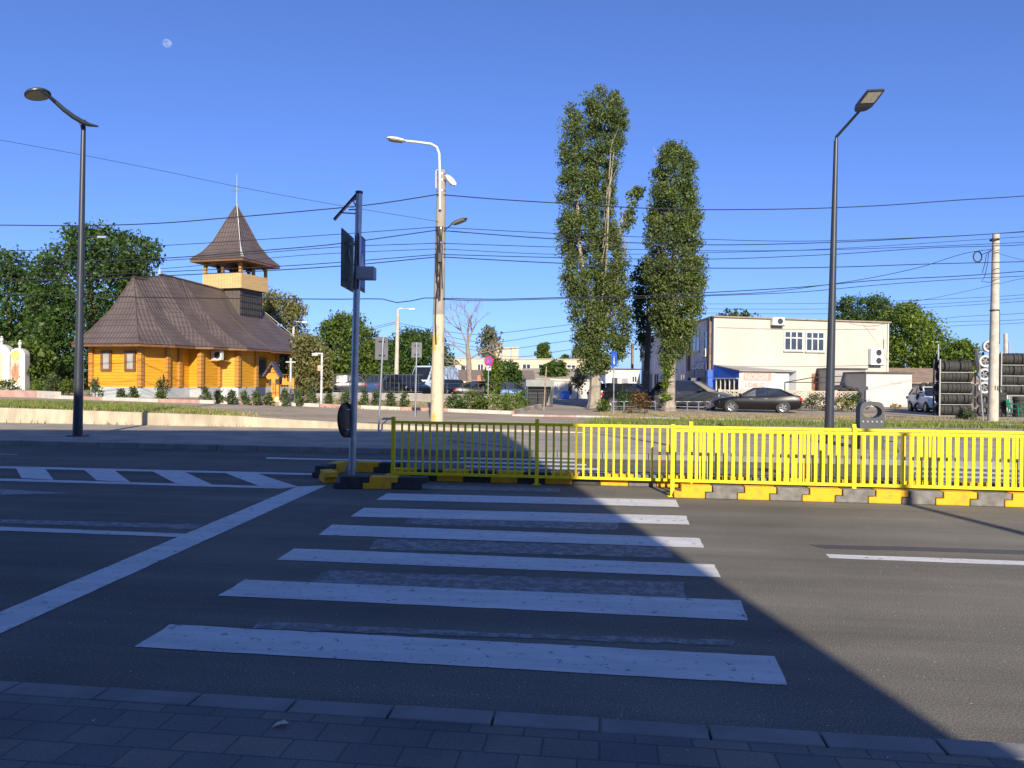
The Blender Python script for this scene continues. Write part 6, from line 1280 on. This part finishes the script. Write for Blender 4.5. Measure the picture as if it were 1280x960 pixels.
for px, Y, rz, kd, pt, lb in ((423, 56, 190, 'hatch', CGRY, 'grey parked car left of the sign post, behind the wire mesh'), (440, 60, 185, 'hatch', CWHT, 'white parked car behind the crossing sign post'), (466, 57, 175, 'sedan', CBLU, 'dark blue parked car just right of the crossing sign post'), (481, 60, 190, 'sedan', CSIL, 'silver parked car behind the nearer grey sign back'),
    (506, 51.5, -55, 'suv', CBLK, 'black parked car facing the road, left of the concrete pole'), (566, 55, -70, 'hatch', CBLK, 'dark parked car just right of the concrete pole'), (607, 54, 12, 'sedan', CBLK, 'black parked car behind the bare tree bushes'), (640, 54, 8, 'sedan', CBLU, 'dark blue parked car left of the bin shelter')):
    car('parked_car', lb, onY(px, Y), math.radians(rz), kd, pt, group='cars parked behind the wire mesh')
p = onY(541, 62); car('delivery_van', 'pale blue van facing the road, partly hidden by the concrete pole', (p.x, p.y, p.z + .1), math.radians(-115), 'van', CVAN, 'van')
# orange barrier by the bare tree
p = onY(599, 60); t = thing('road_barrier', 'orange barrier piece standing behind the bare tree bushes', 'barrier', p); b = MB(); om = mat('barrier_orange', (.75, .15, .04), .5); b.loft([[(-.16, -.2, 0), (.16, -.2, 0), (.16, .2, 0), (-.16, .2, 0)], [(-.12, -.05, 1.9), (.12, -.05, 1.9), (.12, .05, 1.9), (-.12, .05, 1.9)]]); b.build('body', om, t); b = MB(); b.box(-.3, .3, -.3, .3, 0, .08); b.build('base', BLACK, t)
# low hoops along the kerb
HP = None
for k, px in enumerate((772, 788, 812, 852, 866, 880)):
    p = gr(px, 514); 
    if HP is None:
        HP = thing('bike_hoop', 'x', 'bike hoop', p, -.1, 'low metal hoops along the parking'); b = MB(); b.tube([(-.32, 0, -.05), (-.32, 0, .48), (-.28, 0, .52), (.28, 0, .52), (.32, 0, .48), (.32, 0, -.05)], .02, 8); b.build('frame', STEEL, HP); b = MB(); b.tube([(-.32, 0, .26), (.32, 0, .26)], .012, 6); b.build('crossbar', STEEL, HP); o = HP
    else: o = dup(HP, p, -.1)
    o['label'] = 'low metal hoop ' + ['at the far left, by the blue square sign', 'left of the reddish bush', 'right of the tarred pole', 'just right of the slimmer poplar trunk', 'below the middle of the grey car', 'by the front wheel of the grey car'][k]
# ================================================================== TYRE YARD
def tyre_proto():
    b = MB(); R_, r_, w = .31, .19, .105; prof = [(-w * .8, r_), (-w, r_ * 1.2), (-w, R_ * .86), (-w * .8, R_ * .97), (-w * .45, R_), (-w * .4, R_ * .975), (-w * .1, R_ * .975), (-w * .05, R_), (w * .05, R_), (w * .1, R_ * .975), (w * .4, R_ * .975), (w * .45, R_), (w * .8, R_ * .97), (w, R_ * .86), (w, r_ * 1.2), (w * .8, r_), (-w * .8, r_)]
    b.lathe(prof, (0, 0, 0), (1, 0, 0), 28); o = b.build('tyre', RUB, None, True); return tag(o, 'x', 'tyre')
TP = tyre_proto(); tused = [False]
def tyre(loc, rot, label, group):
    o = TP if not tused[0] else TP.copy()
    if tused[0]: C.objects.link(o)
    tused[0] = True; o.location = loc; o.rotation_euler = rot; o['label'] = label; o['group'] = group; s = random.uniform(.93, 1.03); o.scale = (random.uniform(.9, 1.1), s, s)
def rack(x0, x1, Y, rows, label, nm, below=False):
    pa = onY(x0, Y); pb_ = onY(x1, Y); w = pb_.x - pa.x; t = thing('tyre_rack', label, 'rack', pa); zs = [at(x0, r_, Y).z - pa.z for r_ in rows]; ztop = max(zs) + .66
    wm = mat('pale_steel', (.33, .33, .32), .6, .3, .1, 4)
    for x_ in (0, w):
        for y_ in (-.28, .28): b = MB(); b.box(x_ - .03, x_ + .03, y_ - .03, y_ + .03, 0, ztop); b.build('upright', wm if y_ < 0 else DARK, t)
    for z_ in zs:
        b = MB(); 
        for y_ in (-.28, .28): b.box(-.02, w + .02, y_ - .02, y_ + .02, z_ - .03, z_)
        b.build('shelf', wm, t)
    for r_i, z_ in enumerate(zs):
        x_ = .14; n = 0
        while x_ < w - .08:
            lean = random.uniform(-.05, .05); tyre((pa.x + x_, Y + random.uniform(-.05, .05), pa.z + z_ + .295), (random.uniform(0, 6), 0, random.uniform(-.06, .06)), 'black tyre standing upright on the %s shelf of the %s' % (['lowest', 'second', 'third', 'fourth', 'top'][r_i], nm), 'tyres on the %s shelf of the %s' % (['lowest', 'second', 'third', 'fourth', 'top'][r_i], nm)); x_ += .205; n += 1
    return t
rack(1171, 1215, 39, [519, 505, 491.5, 477.5, 465], 'left steel rack with five rows of upright black tyres', 'left tyre rack')
rack(1247, 1340, 39, [493.5, 481.5, 469.5, 456], 'right steel rack of black tyres beside the concrete pole', 'right tyre rack')
# wheels and rims hung in a column
pr = onY(1231, 38.4); t = thing('display_post', 'dark post holding the column of wheels between the racks', 'post', pr); b = MB(); b.box(-.04, .04, .12, .2, 0, at(1231, 440, 38.4).z - pr.z); b.build('post', DARK, t)
for k, (px, py, lb) in enumerate(((1236, 433, 'topmost white wheel rim, partly behind the concrete pole'), (1231, 451.5, 'second white wheel rim from the top of the column'), (1230, 468, 'third white wheel rim from the top of the column'), (1230, 484.5, 'lowest white wheel rim of the column'))):
    q = at(px, py, 38.3); t = thing('wheel_rim', lb, 'wheel', q, math.radians(-8), 'white rims hung in a column'); b = MB(); rw = mat('rim_white', (.45, .45, .44), .5, 0, .06, 6)
    b.lathe([(-.08, .20), (-.09, .29), (-.06, .31), (.06, .31), (.09, .29), (.08, .20), (-.08, .20)], (0, 0, 0), (0, -1, 0), 28); b.build('ring', rw, t, True); b = MB(); b.lathe([(-.02, 0), (-.02, .2)], (0, 0, 0), (0, -1, 0), 24); b.build('disc', DARK, t)
    b = MB()
    for j in range(5):
        a = 2 * math.pi * j / 5 + k; d = Vector((math.cos(a), 0, math.sin(a))); b.obox(d * .1, d * .1, Vector((-d.z, 0, d.x)) * .025, (0, .03, 0))
    b.build('spokes', mat('spoke_grey', (.20, .20, .21), .4, .6), t)
for k, (px, py) in enumerate(((1229, 500), (1229, 514))): q = at(px, py, 38.4); tyre(q, (0, 0, math.radians(84)), 'black tyre facing the road under the white rims, %s one' % ['upper', 'lower'][k], 'tyres under the white rims')
for s_, (px, n, lb) in enumerate(((1250, 6, 'stack right of the concrete pole'), (1275, 5, 'stack at the right edge behind the green chair'))):
    q0 = onY(px, 38.3)
    for k in range(n): tyre((q0.x + random.uniform(-.02, .02), 38.3, q0.z + .10 + .205 * k), (0, math.pi / 2, random.uniform(0, 3)), 'black tyre lying flat in the %s' % lb, 'tyres in the ' + lb)
for k in range(6): q = onY(1150 + k * 4, 44); tyre((q.x, 44 + .1 * k, q.z + .3 + (k % 3) * .56), (0, 0, math.radians(60 + 20 * k)), 'loose tyre in the dark pile left of the left rack', 'loose tyres left of the rack')
for k in range(5): q = onY(1040 + k * 7, 50.5); tyre((q.x, 50.6, q.z + 1.22 + (k % 2) * .12), (0, math.pi / 2 - .25 * (k % 2), k), 'tyre lying on the concrete fence right of the street lamp', 'tyres on the concrete fence')
# green chair
p = onY(1269, 37.6); t = thing('plastic_chair', 'green plastic garden chair beside the stacked tyres', 'chair', p, math.radians(40)); gm = mat('green_plastic', (.01, .16, .10), .45, 0, .06, 4)
b = MB(); b.box(-.25, .25, -.24, .24, .42, .455); b.build('seat', gm, t, bevel=.01); b = MB(); b.loft([[(-.25, .22, .45), (.25, .22, .45), (.25, .25, .45), (-.25, .25, .45)], [(-.22, .32, .90), (.22, .32, .90), (.22, .35, .90), (-.22, .35, .90)]]); b.build('backrest', gm, t, bevel=.01)
for sx in (1, -1):
    for sy in (1, -1): b = MB(); b.tube([(sx * .22, sy * .21, .43), (sx * .26, sy * .26, 0)], [.025, .02], 6); b.build('leg', gm, t)
    b = MB(); b.tube([(sx * .27, -.22, .43), (sx * .28, -.2, .66), (sx * .27, .28, .68)], .022, 6); b.build('armrest', gm, t)
